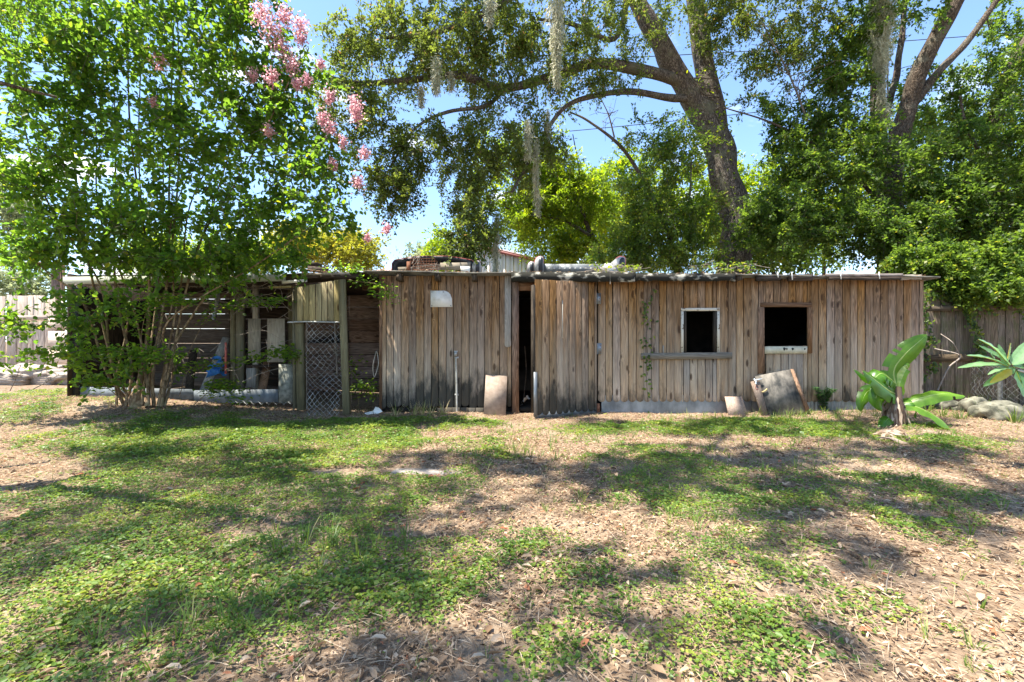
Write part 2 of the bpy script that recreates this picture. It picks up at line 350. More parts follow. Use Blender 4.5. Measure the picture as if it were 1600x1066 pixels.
M['banana'] = leafmat('banana_leaf', [(0, (.05, .135, .012)), (.5, (.085, .21, .016)), (.9, (.16, .30, .03)), (1, (.42, .48, .18))], .42, .35, .5)
M['deadbanana'] = leafmat('dry_banana_sheath', [(0, (.07, .042, .028)), (.5, (.19, .125, .085)), (1, (.46, .36, .27))], .15, .8)
M['plumeria'] = leafmat('plumeria_leaf', [(0, (.07, .17, .05)), (.5, (.12, .25, .09)), (.9, (.25, .40, .20)), (.95, (.25, .40, .20)), (1, (.48, .42, .08))], .35, .3, .5)
M['fern'] = leafmat('fern_leaf', [(0, (.02, .06, .02)), (1, (.06, .13, .03))], .35)

# ------------------------------------------------------------------ ground
def ground():
    xs = np.concatenate([-np.geomspace(600, 16, 14), np.linspace(-14.5, 14.5, 230), np.geomspace(16, 600, 14)])
    ys = np.concatenate([-np.geomspace(120, 4, 6), np.linspace(-3, 16, 160), np.geomspace(17.5, 900, 16)])
    X, Y = np.meshgrid(xs, ys, indexing='ij'); Z = gz(X, Y)
    nx, ny = X.shape; i = np.arange(nx - 1)[:, None]; j = np.arange(ny - 1)[None]
    b = i * ny + j; q = np.stack([b, b + ny, b + ny + 1, b + 1], -1).reshape(-1, 4)
    mb = MB(); mb.add(np.stack([X, Y, Z], -1).reshape(-1, 3), q)
    m, nt, out = newmat('leafy_soil'); geo = nd(nt, 'ShaderNodeNewGeometry').outputs['Position']
    n1 = nd(nt, 'ShaderNodeTexNoise', {'Vector': geo, 'Scale': 38.0, 'Detail': 5.0, 'Roughness': .7}).outputs[0]
    n2 = nd(nt, 'ShaderNodeTexNoise', {'Vector': geo, 'Scale': .9, 'Detail': 5.0}).outputs[0]
    v = nd(nt, 'ShaderNodeTexVoronoi', {'Vector': geo, 'Scale': 34.0})
    c = ramp(nt, n1, [(.3, (.07, .045, .028)), (.5, (.19, .13, .085)), (.7, (.36, .265, .18))])
    c = mixc(nt, .35, c, ramp(nt, nd(nt, 'ShaderNodeSeparateColor', {0: v.outputs['Color']}).outputs[0], [(0, (.08, .05, .03)), (1, (.44, .33, .225))]))
    c = mixc(nt, ramp(nt, n2, [(.5, 0.), (.65, .6)]), c, (.36, .285, .205))
    finish(nt, out, c, .95, n1, .8, .1, bdist=.02)
    mb.build('ground', m, None, (0, 0, 0), True, kind='structure')
ground()

# painted-by-eye clumps of green ground cover, in metres on the ground
def gp(px, py):
    d = 1.3 * F / (py - 533.0); return (px - 800) / F * d, d
GREEN = []
for (px, py, rx, ry, w) in [(120, 850, 330, 170, 1.1), (60, 1010, 240, 120, 1.2), (330, 770, 200, 70, .9), (300, 700, 190, 36, .9), (545, 678, 120, 18, 1.2), (150, 690, 180, 22, .8),
        (600, 780, 75, 40, .8), (500, 860, 140, 70, .7), (590, 930, 140, 60, .9), (380, 1000, 190, 80, .9), (700, 890, 90, 60, .5), (755, 705, 60, 20, .9), (730, 765, 60, 22, .7),
        (1000, 700, 130, 28, .7), (1010, 760, 140, 40, .8), (1180, 790, 180, 50, .8), (1240, 870, 130, 70, .9), (880, 850, 120, 55, .6), (950, 930, 170, 70, .5), (880, 1020, 120, 60, .7),
        (1120, 920, 110, 70, .45), (1420, 1000, 200, 90, .75), (1250, 680, 150, 22, .75), (1340, 730, 120, 30, .5), (1500, 790, 120, 40, .75), (1540, 700, 90, 22, .8), (1180, 1000, 160, 70, .55),
        (1090, 1040, 200, 50, .6), (820, 1060, 90, 40, .4), (1560, 880, 80, 60, .6), (700, 660, 120, 8, .3), (1000, 662, 200, 8, .4), (40, 640, 60, 14, .6), (660, 850, 60, 40, .3), (1340, 800, 90, 35, .4), (1050, 850, 70, 45, .35), (560, 664, 90, 9, .9), (860, 672, 110, 10, .6), (1010, 672, 120, 10, .75), (1130, 664, 90, 10, .7), (1240, 662, 90, 9, .9), (1340, 668, 60, 9, .6), (1450, 672, 60, 10, .5), (60, 655, 90, 14, .8), (230, 665, 120, 12, .5), (420, 668, 90, 10, .6), (750, 664, 70, 8, .5), (1120, 735, 100, 20, .6), (1420, 770, 90, 25, .5), (620, 700, 60, 14, .35)]:
    x, y = gp(px, py); y2 = gp(px, max(py - ry, 560))[1]; y1 = gp(px, py + ry)[1]
    GREEN.append((x, (y1 + y2) / 2 if ry < 1e9 else y, rx / F * y, max((y2 - y1) / 2, .12), w))
def green(x, y):
    g = np.zeros_like(x)
    for (cx, cy, rx, ry, w) in GREEN:
        g = g + w * np.exp(-1.1 * (((x - cx) / rx) ** 2 + ((y - cy) / ry) ** 2))
    g = np.clip(g, 0, 1.15)
    n = .55 * vnoise(x * 2.2, y * 2.2, 3) + .3 * vnoise(x * 6, y * 6, 4) + .25 * vnoise(x * 15, y * 15, 5)
    return np.clip((g * 1.2 + n * 1.6 - 1.36 - .14 * smooth(-.8, .6, x)) * 1.8, 0, 1)

def in_view(n, ymin, ymax, margin=1.0, power=1.0):
    y = (ymin ** power + (ymax ** power - ymin ** power) * R.rand(n)) ** (1 / power)
    x = (R.rand(n) * 2 - 1) * (1.14 * y + margin); return x, y
def blocked(x, y):
    """inside the shed or the raised slab"""
    return ((x > -2.4) & (x < 7.6) & (y > 8.2)) | ((x > -2.0) & (x < -.75) & (np.abs(y - 4.49) < .10))

def unit_up(n, tilt):
    N = np.stack([R.randn(n) * tilt, R.randn(n) * tilt, np.ones(n)], 1); return N / np.linalg.norm(N, axis=1, keepdims=True)

def ground_cover():
    n = 760000; x, y = in_view(n, 1.4, 9.5, 1.0, 1.5); g = green(x, y)
    # plants sprout in rosettes: keep where a fine clump noise agrees
    k = (R.rand(n) < g * .66 + .012) & (~blocked(x, y)) & ((y < 8.1) | (x < -2.6) | (x > 7.6)); x, y, g = x[k], y[k], g[k]; n = len(x)
    h = .012 + .055 * g * vnoise(x * 9, y * 9, 6) * (0.4 + .9 * R.rand(n)); z = gz(x, y) + h
    a = R.rand(n) * 2 * pi; D = np.stack([np.cos(a), np.sin(a), R.uniform(-.25, .35, n)], 1); N = unit_up(n, .42)
    L = R.uniform(.009, .025, n) * (.7 + .7 * vnoise(x * 2.5, y * 2.5, 9)) * (1 + .25 * (y > 5)); val = np.clip(.42 + .45 * (vnoise(x * 3, y * 3, 8) - .5) + R.randn(n) * .2 + .18 * smooth(600, 0, 0), 0, 1)
    mb = MB(); near = y < 4.2
    P = np.stack([x, y, z], 1)
    mb.leaves(P[near], D[near], N[near], L[near], L[near] * .78, val[near], True)
    mb.leaves(P[~near], D[~near], N[~near], L[~near] * 1.15, L[~near] * .95, val[~near], False)
    mb.build('ground_cover', M['cover'], None, (0, 0, 0), kind='stuff', label='low green creeping weeds spreading over the yard')
ground_cover()

def litter():
    n = 230000; x, y = in_view(n, 1.4, 9.0, 1.0, 1.5); k = ~blocked(x, y) & (R.rand(n) < (1.0 - .75 * green(x, y))) & (R.rand(n) < .12 + 1.1 * vnoise(x * 1.7, y * 1.7, 21) * (.4 + .9 * vnoise(x * 6, y * 6, 24))); x, y = x[k], y[k]; n = len(x)
    z = gz(x, y) + .004 + R.rand(n) ** 2 * .022; a = R.rand(n) * 2 * pi
    D = np.stack([np.cos(a), np.sin(a), R.randn(n) * .18], 1); N = unit_up(n, .35)
    L = R.uniform(.012, .045, n) * R.uniform(.8, 1.2, n); W = L * R.uniform(.18, .42, n)
    val = np.clip(R.beta(2.4, 2.0, n) * .93 + .25 * (vnoise(x, y, 22) - .5), 0, .93); val[R.rand(n) < .018] = 1
    mb = MB(); mb.leaves(np.stack([x, y, z], 1), D, N, L, W, val, False, .35)
    # larger leaves close by
    n = 2400; x, y = in_view(n, 1.5, 6.0, .6, 1.4); a = R.rand(n) * 2 * pi; L = R.uniform(.035, .075, n)
    k = ~blocked(x, y); x, y, a, L = x[k], y[k], a[k], L[k]; n = len(x)
    val = np.clip(R.beta(2.5, 1.8, n) * .9, 0, .93); val[R.rand(n) < .05] = 1
    mb.leaves(np.stack([x, y, gz(x, y) + .012 + .015 * R.rand(n)], 1), np.stack([np.cos(a), np.sin(a), R.randn(n) * .2], 1), unit_up(n, .4), L, L * R.uniform(.3, .5, n), val, True, .3)
    # dry straws and sticks
    n = 42000; x, y = in_view(n, 1.5, 8.5, .6, 1.5); k = ~blocked(x, y) & (R.rand(n) < .3 + vnoise(x * 1.5, y * 1.5, 23)); x, y = x[k], y[k]; n = len(x)
    a = R.rand(n) * 2 * pi; L = R.uniform(.04, .16, n)
    mb.leaves(np.stack([x, y, gz(x, y) + .008 + .02 * R.rand(n)], 1), np.stack([np.cos(a), np.sin(a), R.randn(n) * .12], 1), unit_up(n, .2), L, .004, np.clip(R.uniform(.3, .93, n), 0, .93), False, .5)
    mb.build('leaf_litter', M['litter'], None, (0, 0, 0), kind='stuff', label='dry brown oak leaves and straw scattered over the yard')
litter()

def tuft(mb, x, y, n, h, spread, v0=.4, w=.006):
    a = R.rand(n) * 2 * pi; r = R.rand(n) * spread; bx = x + np.cos(a) * r; by = y + np.sin(a) * r
    bz = gz(bx, by); lean = R.uniform(.15, .9, n); hh = h * R.uniform(.5, 1.1, n)
    d = np.stack([np.cos(a) * lean, np.sin(a) * lean, np.ones(n)], 1); d /= np.linalg.norm(d, axis=1, keepdims=True)
    side = np.stack([-np.sin(a), np.cos(a), np.zeros(n)], 1); w = w * R.uniform(.7, 1.3, n)[:, None]; P = np.stack([bx, by, bz], 1)
    m1 = P + d * (hh * .55)[:, None]; t = P + d * hh[:, None] + np.stack([np.cos(a), np.sin(a), -np.ones(n) * .8], 1) * (hh * .18 * lean)[:, None]
    V = np.stack([P - side * w / 2, P + side * w / 2, m1 + side * w * .4, m1 - side * w * .4, t], 1).reshape(-1, 3)
    b = np.arange(n)[:, None] * 5; val = np.clip(v0 + R.randn(n) * .18, 0, 1)
    mb.add(V, b + np.array([0, 1, 2, 3]), val); k = mb.n - len(V)
    mb.f.append(b + np.array([3, 2, 4]) + k); mb.a.append(val)

def grasses():
    mb = MB()
    spots = [(800, 705, .20, 1.3, 70), (1050, 745, .16, 2.2, 60), (760, 660, .12, 1.5, 40), (1000, 700, .14, 2.4, 60), (1230, 700, .14, 2.0, 60), (1150, 780, .12, 2.0, 40), (480, 860, .16, .8, 40),
             (520, 850, .2, .5, 50), (260, 985, .16, .5, 36), (380, 960, .2, .5, 40), (1180, 662, .12, 2.0, 80), (1420, 800, .14, 1.0, 30), (1300, 660, .14, 1.8, 80), (1060, 820, .14, .5, 30),
             (1390, 690, .12, 1.2, 40), (1560, 690, .14, 1.0, 40), (1330, 930, .12, 1.4, 30), (520, 665, .08, 3.0, 90), (940, 655, .1, 2.5, 70), (300, 640, .1, 3.0, 50), (700, 860, .08, 2, 40), (1260, 650, .16, 1.2, 60), (1220, 656, .2, 1.4, 130), (1320, 652, .2, 1.2, 90), (1080, 655, .14, 1.6, 80)]
    for (px, py, h, sp, n) in spots:
        cx, cy = gp(px, py)
        for _ in range(n // 3):
            x = cx + R.randn() * sp * .35; y = cy + R.randn() * sp * .28
            if blocked(np.array(x), np.array(y)) or y > 8.1 or y < 1.5: continue
            tuft(mb, x, y, 9, h * R.uniform(.6, 1.2), .035, R.uniform(.3, .7))
    for (x, y) in [(-1.7, 7.85), (-1.55, 7.9), (-1.4, 7.8), (-2.0, 7.85), (-1.2, 7.95)]:
        tuft(mb, x, y, 26, .3, .06, .97, .007)
    n = 1700; x, y = in_view(n, 1.6, 8.0, .5, 1.6)
    for a, b in zip(x, y):
        if not blocked(np.array(a), np.array(b)): tuft(mb, a, b, 5, R.uniform(.03, .09), .02, R.uniform(.3, .95), .0035)
    mb.build('grass', M['grass'], None, (0, 0, 0), kind='stuff', label='thin tufts of grass among the weeds')
grasses()

# ------------------------------------------------------------------ shed
W = 8.27; S = W / F
def wx(px): return (px - 800) * S
def wz(py): return 1.3 + (533 - py) * S

def plank(parent, x0, x1, z0, z1, y, mat, rounded=False, name='plank', t=.019, fr=None, ztilt=0.0, jit=True):
    """vertical board, front face at y (towards the camera); fr maps local (u,y,z) to world"""
    g = .003 + R.rand() * .0045 * jit; x0 += g; x1 -= g; dy = R.uniform(-.004, .004) * jit; w = x1 - x0; c = (x0 + x1) / 2
    z1 += R.uniform(-.006, .006) * jit; lean = R.uniform(-.003, .003) * jit
    bot = [(c + w / 2 * cos(a), z0 + w * .42 * (1 - sin(a))) for a in np.linspace(0, pi, 8)] if rounded else [(x1, z0), (x0, z0)]
    if rounded: bot = [(c + w / 2 * cos(a), z0 + w * .42 - w * .42 * sin(a)) for a in np.linspace(0, pi, 8)]
    poly = bot + [(x0 + lean, z1 - ztilt * 0), (x1 + lean, z1 + ztilt)]
    q = np.array([(px_, y + dy, pz_) for px_, pz_ in poly]); q2 = q + np.array([0, t, 0])
    org = np.array([c, y, 0.0])
    ch = .002; mb = MB()
    n = len(q); ctr = q.mean(0); inner = q + (ctr - q) * np.array([ch / max(w, .02) * 2, 0, .001]) ; inner[:, 1] -= .0015
    V = np.vstack([inner, q, q2]); fs = [tuple(range(n))[::-1]] + [(i, (i + 1) % n, (i + 1) % n + n, i + n) for i in range(n)] + [(i + n, (i + 1) % n + n, (i + 1) % n + 2 * n, i + 2 * n) for i in range(n)] + [tuple(range(2 * n, 3 * n))]
    if fr is not None: V = fr(V); org = fr(org[None])[0]
    mb.add(V, fs); return mb.build(name, mat, parent, org)

shed = root('wooden_shed', (2.5, W, 0), 'long weathered wooden shed of vertical planks with low flat roof and two dark window holes', 'shed')
ROOFZ = lambda x: wz(427) - (x + 2.4) * .006
# interior shell: back wall, side walls, floor frame
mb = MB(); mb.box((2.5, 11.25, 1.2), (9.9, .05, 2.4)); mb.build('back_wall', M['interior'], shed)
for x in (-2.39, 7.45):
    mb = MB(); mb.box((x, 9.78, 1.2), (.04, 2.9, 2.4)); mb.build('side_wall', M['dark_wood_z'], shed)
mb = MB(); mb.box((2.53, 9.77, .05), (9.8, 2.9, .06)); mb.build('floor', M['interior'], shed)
# inner rails behind the planks
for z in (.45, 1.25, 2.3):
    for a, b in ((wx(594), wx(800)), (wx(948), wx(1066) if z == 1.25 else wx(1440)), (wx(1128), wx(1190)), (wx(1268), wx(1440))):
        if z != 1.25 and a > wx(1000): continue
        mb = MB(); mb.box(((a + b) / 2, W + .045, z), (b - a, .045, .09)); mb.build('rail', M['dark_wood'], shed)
# roof, sagging a little, ragged at the front edge
def roof_sheet(x0, x1, y0, y1, z0, slope, t, n=60, ragged=.02, sag=.0):
    xs = np.linspace(x0, x1, n); fr = y0 + R.uniform(-ragged, ragged, n); zz = z0(xs) + R.uniform(-.004, .004, n)
    mb = MB()
    top = np.stack([xs, fr, zz], 1); back = np.stack([xs, np.full(n, y1), zz - slope * (y1 - y0)], 1)
    V = np.vstack([top, back, top - [0, 0, t], back - [0, 0, t]]); fs = []
    for i in range(n - 1):
        fs += [(i, i + 1, n + i + 1, n + i), (2 * n + i, 3 * n + i, 3 * n + i + 1, 2 * n + i + 1), (i, 2 * n + i, 2 * n + i + 1, i + 1), (n + i, n + i + 1, 3 * n + i + 1, 3 * n + i)]
    fs += [(0, n, 3 * n, 2 * n), (n - 1, 3 * n - 1, 4 * n - 1, 2 * n - 1)]
    return mb.add(V, fs)
roof = roof_sheet(-2.6, 7.55, 8.02, 11.4, lambda x: wz(425) - .02 - (x + 2.4) * .0095 + .008 * np.sin(x * 2.1), .05, .022)
roof.build('roof', M['roof'], shed)
RY = 8.02
# rafter ends
for px in (623, 683, 741, 1155):
    mb = MB(); mb.box((wx(px) * .975, RY + .17, wz(432) - .04), (.085, .30, .12), jit=.006); mb.build('rafter', M['dark_wood_z'], shed)
for px in (1198, 1248):
    mb = MB(); mb.bar((wx(px - 18) * .98, RY + .05, wz(437)), (wx(px + 18) * .98, RY + .05, wz(436)), .11, .09); mb.build('rafter', M['dark_wood'], shed)
# mossy fascia boards over the middle of the front
def ragged_board(a, b, y, zt, zb, mat, name='fascia', jit=.008, n=24, parent=shed, t=.03):
    xs = np.linspace(a, b, n); top = zt(xs) + R.uniform(-jit, jit, n) * .3; bot = zb(xs) + R.uniform(-jit, jit, n)
    poly = [(x, y, z) for x, z in zip(xs, top)] + [(x, y, z) for x, z in zip(xs[::-1], bot[::-1])]
    mb = MB(); V = []; fs = []
    for i in range(n): V += [(xs[i], y, top[i]), (xs[i], y, bot[i]), (xs[i], y + t, top[i]), (xs[i], y + t, bot[i])]
    for i in range(n - 1):
        a_, c_ = 4 * i, 4 * i + 4; fs += [(a_, a_ + 1, c_ + 1, c_), (a_ + 2, c_ + 2, c_ + 3, a_ + 3), (a_, c_, c_ + 2, a_ + 2), (a_ + 1, a_ + 3, c_ + 3, c_ + 1)]
    fs += [(0, 2, 3, 1), (4 * n - 4, 4 * n - 3, 4 * n - 1, 4 * n - 2)]
    mb.add(V, fs); return mb.build(name, mat, parent, ((a + b) / 2, y, zt((a + b) / 2)))
k = .965
ragged_board(wx(799) * k, wx(992) * k, RY - .045, lambda x: wz(428) - .008 - x * .004, lambda x: wz(442) - .01 - x * .004, M['fascia'])
ragged_board(wx(993) * k, wx(1149) * k, RY - .040, lambda x: wz(429) - .02 - x * .001, lambda x: wz(441) - .012 - x * .002, M['fascia'], jit=.014)
ragged_board(wx(1292) * k, wx(1412) * k, RY - .03, lambda x: wz(431) - .0, lambda x: wz(435.5), M['shade_plank_x'], 'broken_fascia', .006)
ragged_board(wx(1296) * k, wx(1408) * k, RY - .045, lambda x: wz(436.5), lambda x: wz(441), M['dark_wood'], 'broken_fascia', .010)
ragged_board(wx(1408) * k, wx(1446) * k, RY + .03, lambda x: wz(432), lambda x: wz(440), M['grey_board_x'], 'broken_fascia', .016, 12)
for px, l in ((1214, .10), (1236, .14), (1312, .13), (1372, .12)):
    mb = MB(); mb.bar((wx(px) * k, RY - .06, wz(429)), (wx(px + 1) * k, RY - .06, wz(429) - l), .018, .006); mb.build('loose_splinter', M['white'], shed)

# front planks
PW = 12.0
def top_z(px): return wz(429.5) - .02
px = 592.0; w1 = (1068, 1120, 484, 551); w2 = (1193, 1261, 480, 541)
while px < 798:
    pe = min(px + PW * R.uniform(.93, 1.07), 799); pe = 799 if 799 - pe < 5 else pe
    bz = wz(637 + R.uniform(-2, 2)) ; plank(shed, wx(px), wx(pe), bz, top_z(px), W, M['plank'], True); px = pe
# short scalloped kick boards at the foot of the left wall
px = 683.0
while px < 790:
    pe = px + PW; plank(shed, wx(px), wx(pe), wz(652), wz(637), W - .022, M['plank'], False, 'kick_board'); px = pe
px = 934.0
while px < 1441:
    pe = min(px + PW * R.uniform(.95, 1.05), 1443); pe = 1443 if 1443 - pe < 5 else pe
    zb = wz(628) + R.uniform(-.004, .004)
    done = False
    for (a, b, t_, b_) in (w1, w2):
        if pe > a and px < b:
            segs = []
            if px < a - 2: plank(shed, wx(px), wx(a), zb, top_z(px), W, M['plank'], True); l = a
            else: l = px
            r = min(pe, b)
            if pe - b > 2: plank(shed, wx(b), wx(pe), zb, top_z(px), W, M['plank'], True)
            if r - l > 2:
                plank(shed, wx(l), wx(r), wz(t_), top_z(px), W, M['plank'], False)
                if not (l < 1196 < r): plank(shed, wx(l), wx(r), zb, wz(b_), W, M['plank'], True)
            done = True
    if not done: plank(shed, wx(px), wx(pe), zb, top_z(px), W, M['plank'], True)
    px = pe
# galvanised skirt below the right planks
def skirt(px0, px1, py0, py1, corr, y=W + .012):
    n = int((px1 - px0) / 1.5); xs = np.linspace(wx(px0), wx(px1), n)
    yy = y + (.012 * np.sin(xs * 2 * pi / .068) if corr else .006 * (vnoise(xs * 3, xs * 0, 31) - .5)); mb = MB()
    zt = wz(py0); V = np.vstack([np.stack([xs, yy, np.full(n, zt)], 1), np.stack([xs, yy - .004, np.full(n, wz(py1))], 1)])
    mb.add(V, [(i, n + i, n + i + 1, i + 1) for i in range(n - 1)]); return mb.build('metal_skirt', M['galv'], shed, (wx((px0 + px1) / 2), y, wz(py1)), True)
skirt(940, 1175, 618, 654, False); skirt(1176, 1262, 618, 652, False, W + .022); skirt(1263, 1350, 618, 648, True, W + .026); skirt(1351, 1440, 618, 646, True, W + .010)
mb = MB(); mb.box((wx(934), W - .01, wz(638)), (.07, .05, .18), jit=.006); mb.build('hinge_block', M['rust'], shed)
# corner posts, door frame
mb = MB(); mb.box((wx(595), W - .012, (wz(430) + wz(640)) / 2), (.05, .02, wz(430) - wz(640))); mb.build('corner_board', M['brown_board'], shed)
mb = MB(); mb.box((wx(805.5), W - .004, (wz(441) + wz(648)) / 2), (.125, .03, wz(441) - wz(648)), jit=.004); mb.build('door_jamb', M['brown_board'], shed)
mb = MB(); mb.box((wx(823), W + .01, wz(448)), (.30, .03, .145)); mb.build('door_header', M['brown_board_x'], shed)
plank(shed, wx(788), wx(799), wz(543), wz(431), W - .021, M['grey_board'], True, 'patch_board')
# inner glimpse inside the door: a diagonal stick and a pale scrap
mb = MB(); mb.tubes(catmull([(wx(819), 8.9, .1), (wx(824), 9.0, .7), (wx(822), 9.1, 1.2)]), .012); mb.build('leaning_stick', M['twig'], None, None, label='thin stick standing in the dark doorway of the shed', category='stick')
mb = MB(); mb.leaves(np.array([[wx(819), 8.5, .15], [wx(822), 8.6, .2], [wx(817), 8.6, .12]]), R.randn(3, 3), R.randn(3, 3), .12, .1, np.ones(3), True, .4)
mb.build('paper_scrap', M['white'], None, None, label='small pale scrap lying inside the dark doorway', category='scrap')

# the door: hangs ajar, hinged at its right edge
hx, hy = wx(932), W - .05; fx_, fy_ = (834 - 800) / F * 7.63, 7.63
du = np.array([fx_ - hx, fy_ - hy, 0]); DW = np.linalg.norm(du); du /= DW; dn = np.array([-du[1], du[0], 0])   # dn points away from the viewer's side
if dn[1] < 0: dn = -dn
def dfr(V):     # local u measured from the free edge
    V = np.asarray(V, float); return np.array([fx_, fy_, 0]) - np.outer(V[:, 0], du) + np.outer(V[:, 1], dn) + np.outer(V[:, 2], [0, 0, 1])
def dbox(mb, u0, u1, y0, y1, z0, z1):
    b = MB().box(((u0 + u1) / 2, (y0 + y1) / 2, (z0 + z1) / 2), (u1 - u0, y1 - y0, z1 - z0)); mb.add(dfr(b.v[0]), [tuple(f) for a in b.f for f in a - 0]); return mb
mb = MB()
for z in (.35, 1.2, 2.1): dbox(mb, .03, DW - .04, .024, .06, z - .045, z + .045)
dbox(mb, -.02, .022, -.016, .06, .10, 2.24); dbox(mb, DW - .05, DW - .0, .024, .06, .1, 2.3)
door = mb.build('door', M['dark_wood_z'], shed, (hx, hy, 0)); door['label'] = 'plank door hanging ajar on its right hinges'
u = .024; i = 0
while u < DW - .03:
    e = u + .137 * R.uniform(.95, 1.05); e = DW if DW - e < .05 else e
    plank(door, u, e, .04 + R.uniform(-.01, .012), 2.335 + .025 * (u / DW) + (.0 if i else .0), 0, M['door_plank'], True, fr=dfr); u = e; i += 1
mb = MB(); dbox(mb, -.012, .05, -.034, -.0165, .03, .78); ho = mb.build('edge_strip', M['galv'], door, dfr(np.array([[0, 0, .4]]))[0])
mb = MB(); dbox(mb, .56, .575, -.012, -.003, 1.35, 2.0); mb.build('pale_batten', M['bright_board'], door, dfr(np.array([[.56, 0, 1.6]]))[0])
mb = MB(); dbox(mb, .03, DW, .01, .016, -.01, .10); mb.build('bottom_strip', M['galv'], door, dfr(np.array([[.56, 0, 0]]))[0])
for (px, py) in ((935, 467), (936, 545)):
    mb = MB(); mb.box((wx(px), W - .03, wz(py)), (.075, .008, .20)); mb.tubes([[wx(px) - .04, W - .035, wz(py) - .1], [wx(px) - .04, W - .035, wz(py) + .1]], .009, 6)
    h = mb.build('hinge', M['galv'], door)
    for dz in (-.06, 0, .06):
        mb = MB(); mb.box((wx(px) + .015, W - .036, wz(py) + dz), (.014, .006, .014)); mb.build('screw', M['rust'], shed)

# window trims
def framepc(x0, x1, z0, z1, y, mat, name, t=.02, jit=.003, par=shed, **kw):
    mb = MB(); mb.box(((x0 + x1) / 2, y, (z0 + z1) / 2), (x1 - x0, t, z1 - z0), jit=jit); return mb.build(name, mat, par, ((x0 + x1) / 2, y, z0), **kw)
framepc(wx(1064), wx(1124), wz(486), wz(481.5), W - .008, M['chipped'], 'window_frame')
framepc(wx(1064), wx(1067.5), wz(551), wz(486.5), W - .007, M['chipped'], 'window_frame')
framepc(wx(1120), wx(1124), wz(551), wz(486.5), W - .007, M['chipped'], 'window_frame')
framepc(wx(1069), wx(1072), wz(551), wz(486.5), W + .03, M['dark_wood_z'], 'window_jamb', .1)
framepc(wx(1116), wx(1119), wz(551), wz(486.5), W + .03, M['dark_wood_z'], 'window_jamb', .1)
mb = MB(); mb.bar((wx(1001), W - .035, wz(557)), (wx(1142), W - .035, wz(555.5)), .115, .035); mb.build('window_sill', M['grey_board_x'], shed)
mb = MB(); mb.box((wx(1036), W - .012, wz(547)), (.02, .01, .16)); mb.build('cleat', M['grey_board'], shed)
framepc(wx(1188), wx(1267), wz(480), wz(473), W - .011, M['brown_board_x'], 'window_frame')
framepc(wx(1184), wx(1193.5), wz(584), wz(480.5), W - .011, M['brown_board'], 'window_frame')
framepc(wx(1261), wx(1268), wz(552), wz(480.5), W - .011, M['brown_board'], 'window_frame')
bb = framepc(wx(1194.5), wx(1260), wz(552.5), wz(541.5), W - .014, M['cream'], 'window_ledge', label='cream painted board with small dark peeled marks')
for px_, s_, a in ((1224, .03, .6), (1228, .018, 0), (1237, .026, -.5), (1256, .018, .2)):
    mb = MB(); mb.slab([(wx(px_) + s_ * cos(t) * 1.1 * (1 if t < 3 else .5), W - .0255, wz(545.5) + s_ * sin(t)) for t in np.linspace(0, 2 * pi, 9)[:-1]], .002); mb.build('peeled_mark', M['black'], bb)
framepc(wx(1195), wx(1199.5), wz(582), wz(553), W + .01, M['dark_wood_z'], 'plank_gap_shade', .01)  # dark strip painted for the shade in the missing plank's gap
# white plate with one clipped corner
q = [(wx(673), wz(480)), (wx(673), wz(454.5)), (wx(695), wz(454.5)), (wx(700), wz(456.5)), (wx(703.5), wz(460)), (wx(706), wz(466)), (wx(707), wz(480))]
mb = MB(); mb.slab([(x, W - .012, z) for x, z in q], .006); pl = mb.build('white_plate', M['white'], shed)
for (x, z) in ((wx(675), wz(456.5)), (wx(675), wz(478)), (wx(704.5), wz(478)), (wx(693), wz(456.5))):
    mb = MB(); mb.box((x, W - .0145, z), (.014, .004, .014)); mb.build('nail', M['black'], pl)

# water pipe by the left wall
t = root('water_pipe', (wx(714), W - .05, 0), 'thin pale standing pipe with a valve against the left wall planks', 'pipe')
mb = MB(); mb.tubes(catmull([(wx(714.5), W - .06, .02), (wx(714), W - .06, .6), (wx(713), W - .055, wz(560))]), .017, 8, cap=True); mb.build('pipe', M['pipe'], t, smoothf=True)
mb = MB(); mb.box((wx(712.5), W - .06, wz(553)), (.05, .05, .07), jit=.004); mb.tubes([[wx(710), W - .06, wz(549)], [wx(716), W - .06, wz(549)]], .012, 6); mb.build('valve', M['galv_dull'], t)
for z in (.33, 1.0):
    mb = MB(); mb.box((wx(714), W - .05, z), (.07, .03, .03)); mb.build('clamp', M['galv_dull'], t)

# leaning boards
def lean_board(corners, top_y, bot_y, t=.018):
    zs = [z for _, z in corners]; z0, z1 = min(zs), max(zs)
    return [(x, bot_y + (top_y - bot_y) * (z - z0) / (z1 - z0), z) for x, z in corners]
def wxd(px, d): return (px - 800) / F * d
def wzd(py, d): return 1.3 + (533 - py) / F * d
def lean_px(cs, td, bd, y0, y1):   # corners in px; depth interpolated by image height
    out = []
    for px_, py_ in cs:
        d = td + (bd - td) * (py_ - y0) / (y1 - y0); out.append((wxd(px_, d), d, wzd(py_, d)))
    return out
mb = MB(); mb.slab(lean_px([(759, 586), (792.5, 587.5), (790, 651), (755.5, 647)], W - .05, W - .30, 586, 651), .018); mb.build('leaning_board', M['pink_board'], None, label='pinkish square-cut board leaning on the wall left of the doorway', category='board')
mb = MB(); mb.slab(lean_px([(1133, 620), (1159, 620), (1171, 655), (1139, 652)], W - .12, W - .34, 620, 655), .022); mb.build('leaning_plank', M['tan_board'], None, label='short tan board leaning against the metal skirt below the left window hole', category='board')
t = root('plywood_hatch', (wxd(1220, W - .3), W - .3, 0), 'mouldy dark plywood panel with side battens leaning tilted under the right window hole', 'panel')
T0, B0 = W - .10, W - .42
mb = MB(); mb.slab(lean_px([(1180, 588), (1236, 577), (1262, 642), (1236, 650), (1199, 654)], T0, B0, 577, 655), .015); mb.build('plywood', M['ply'], t)
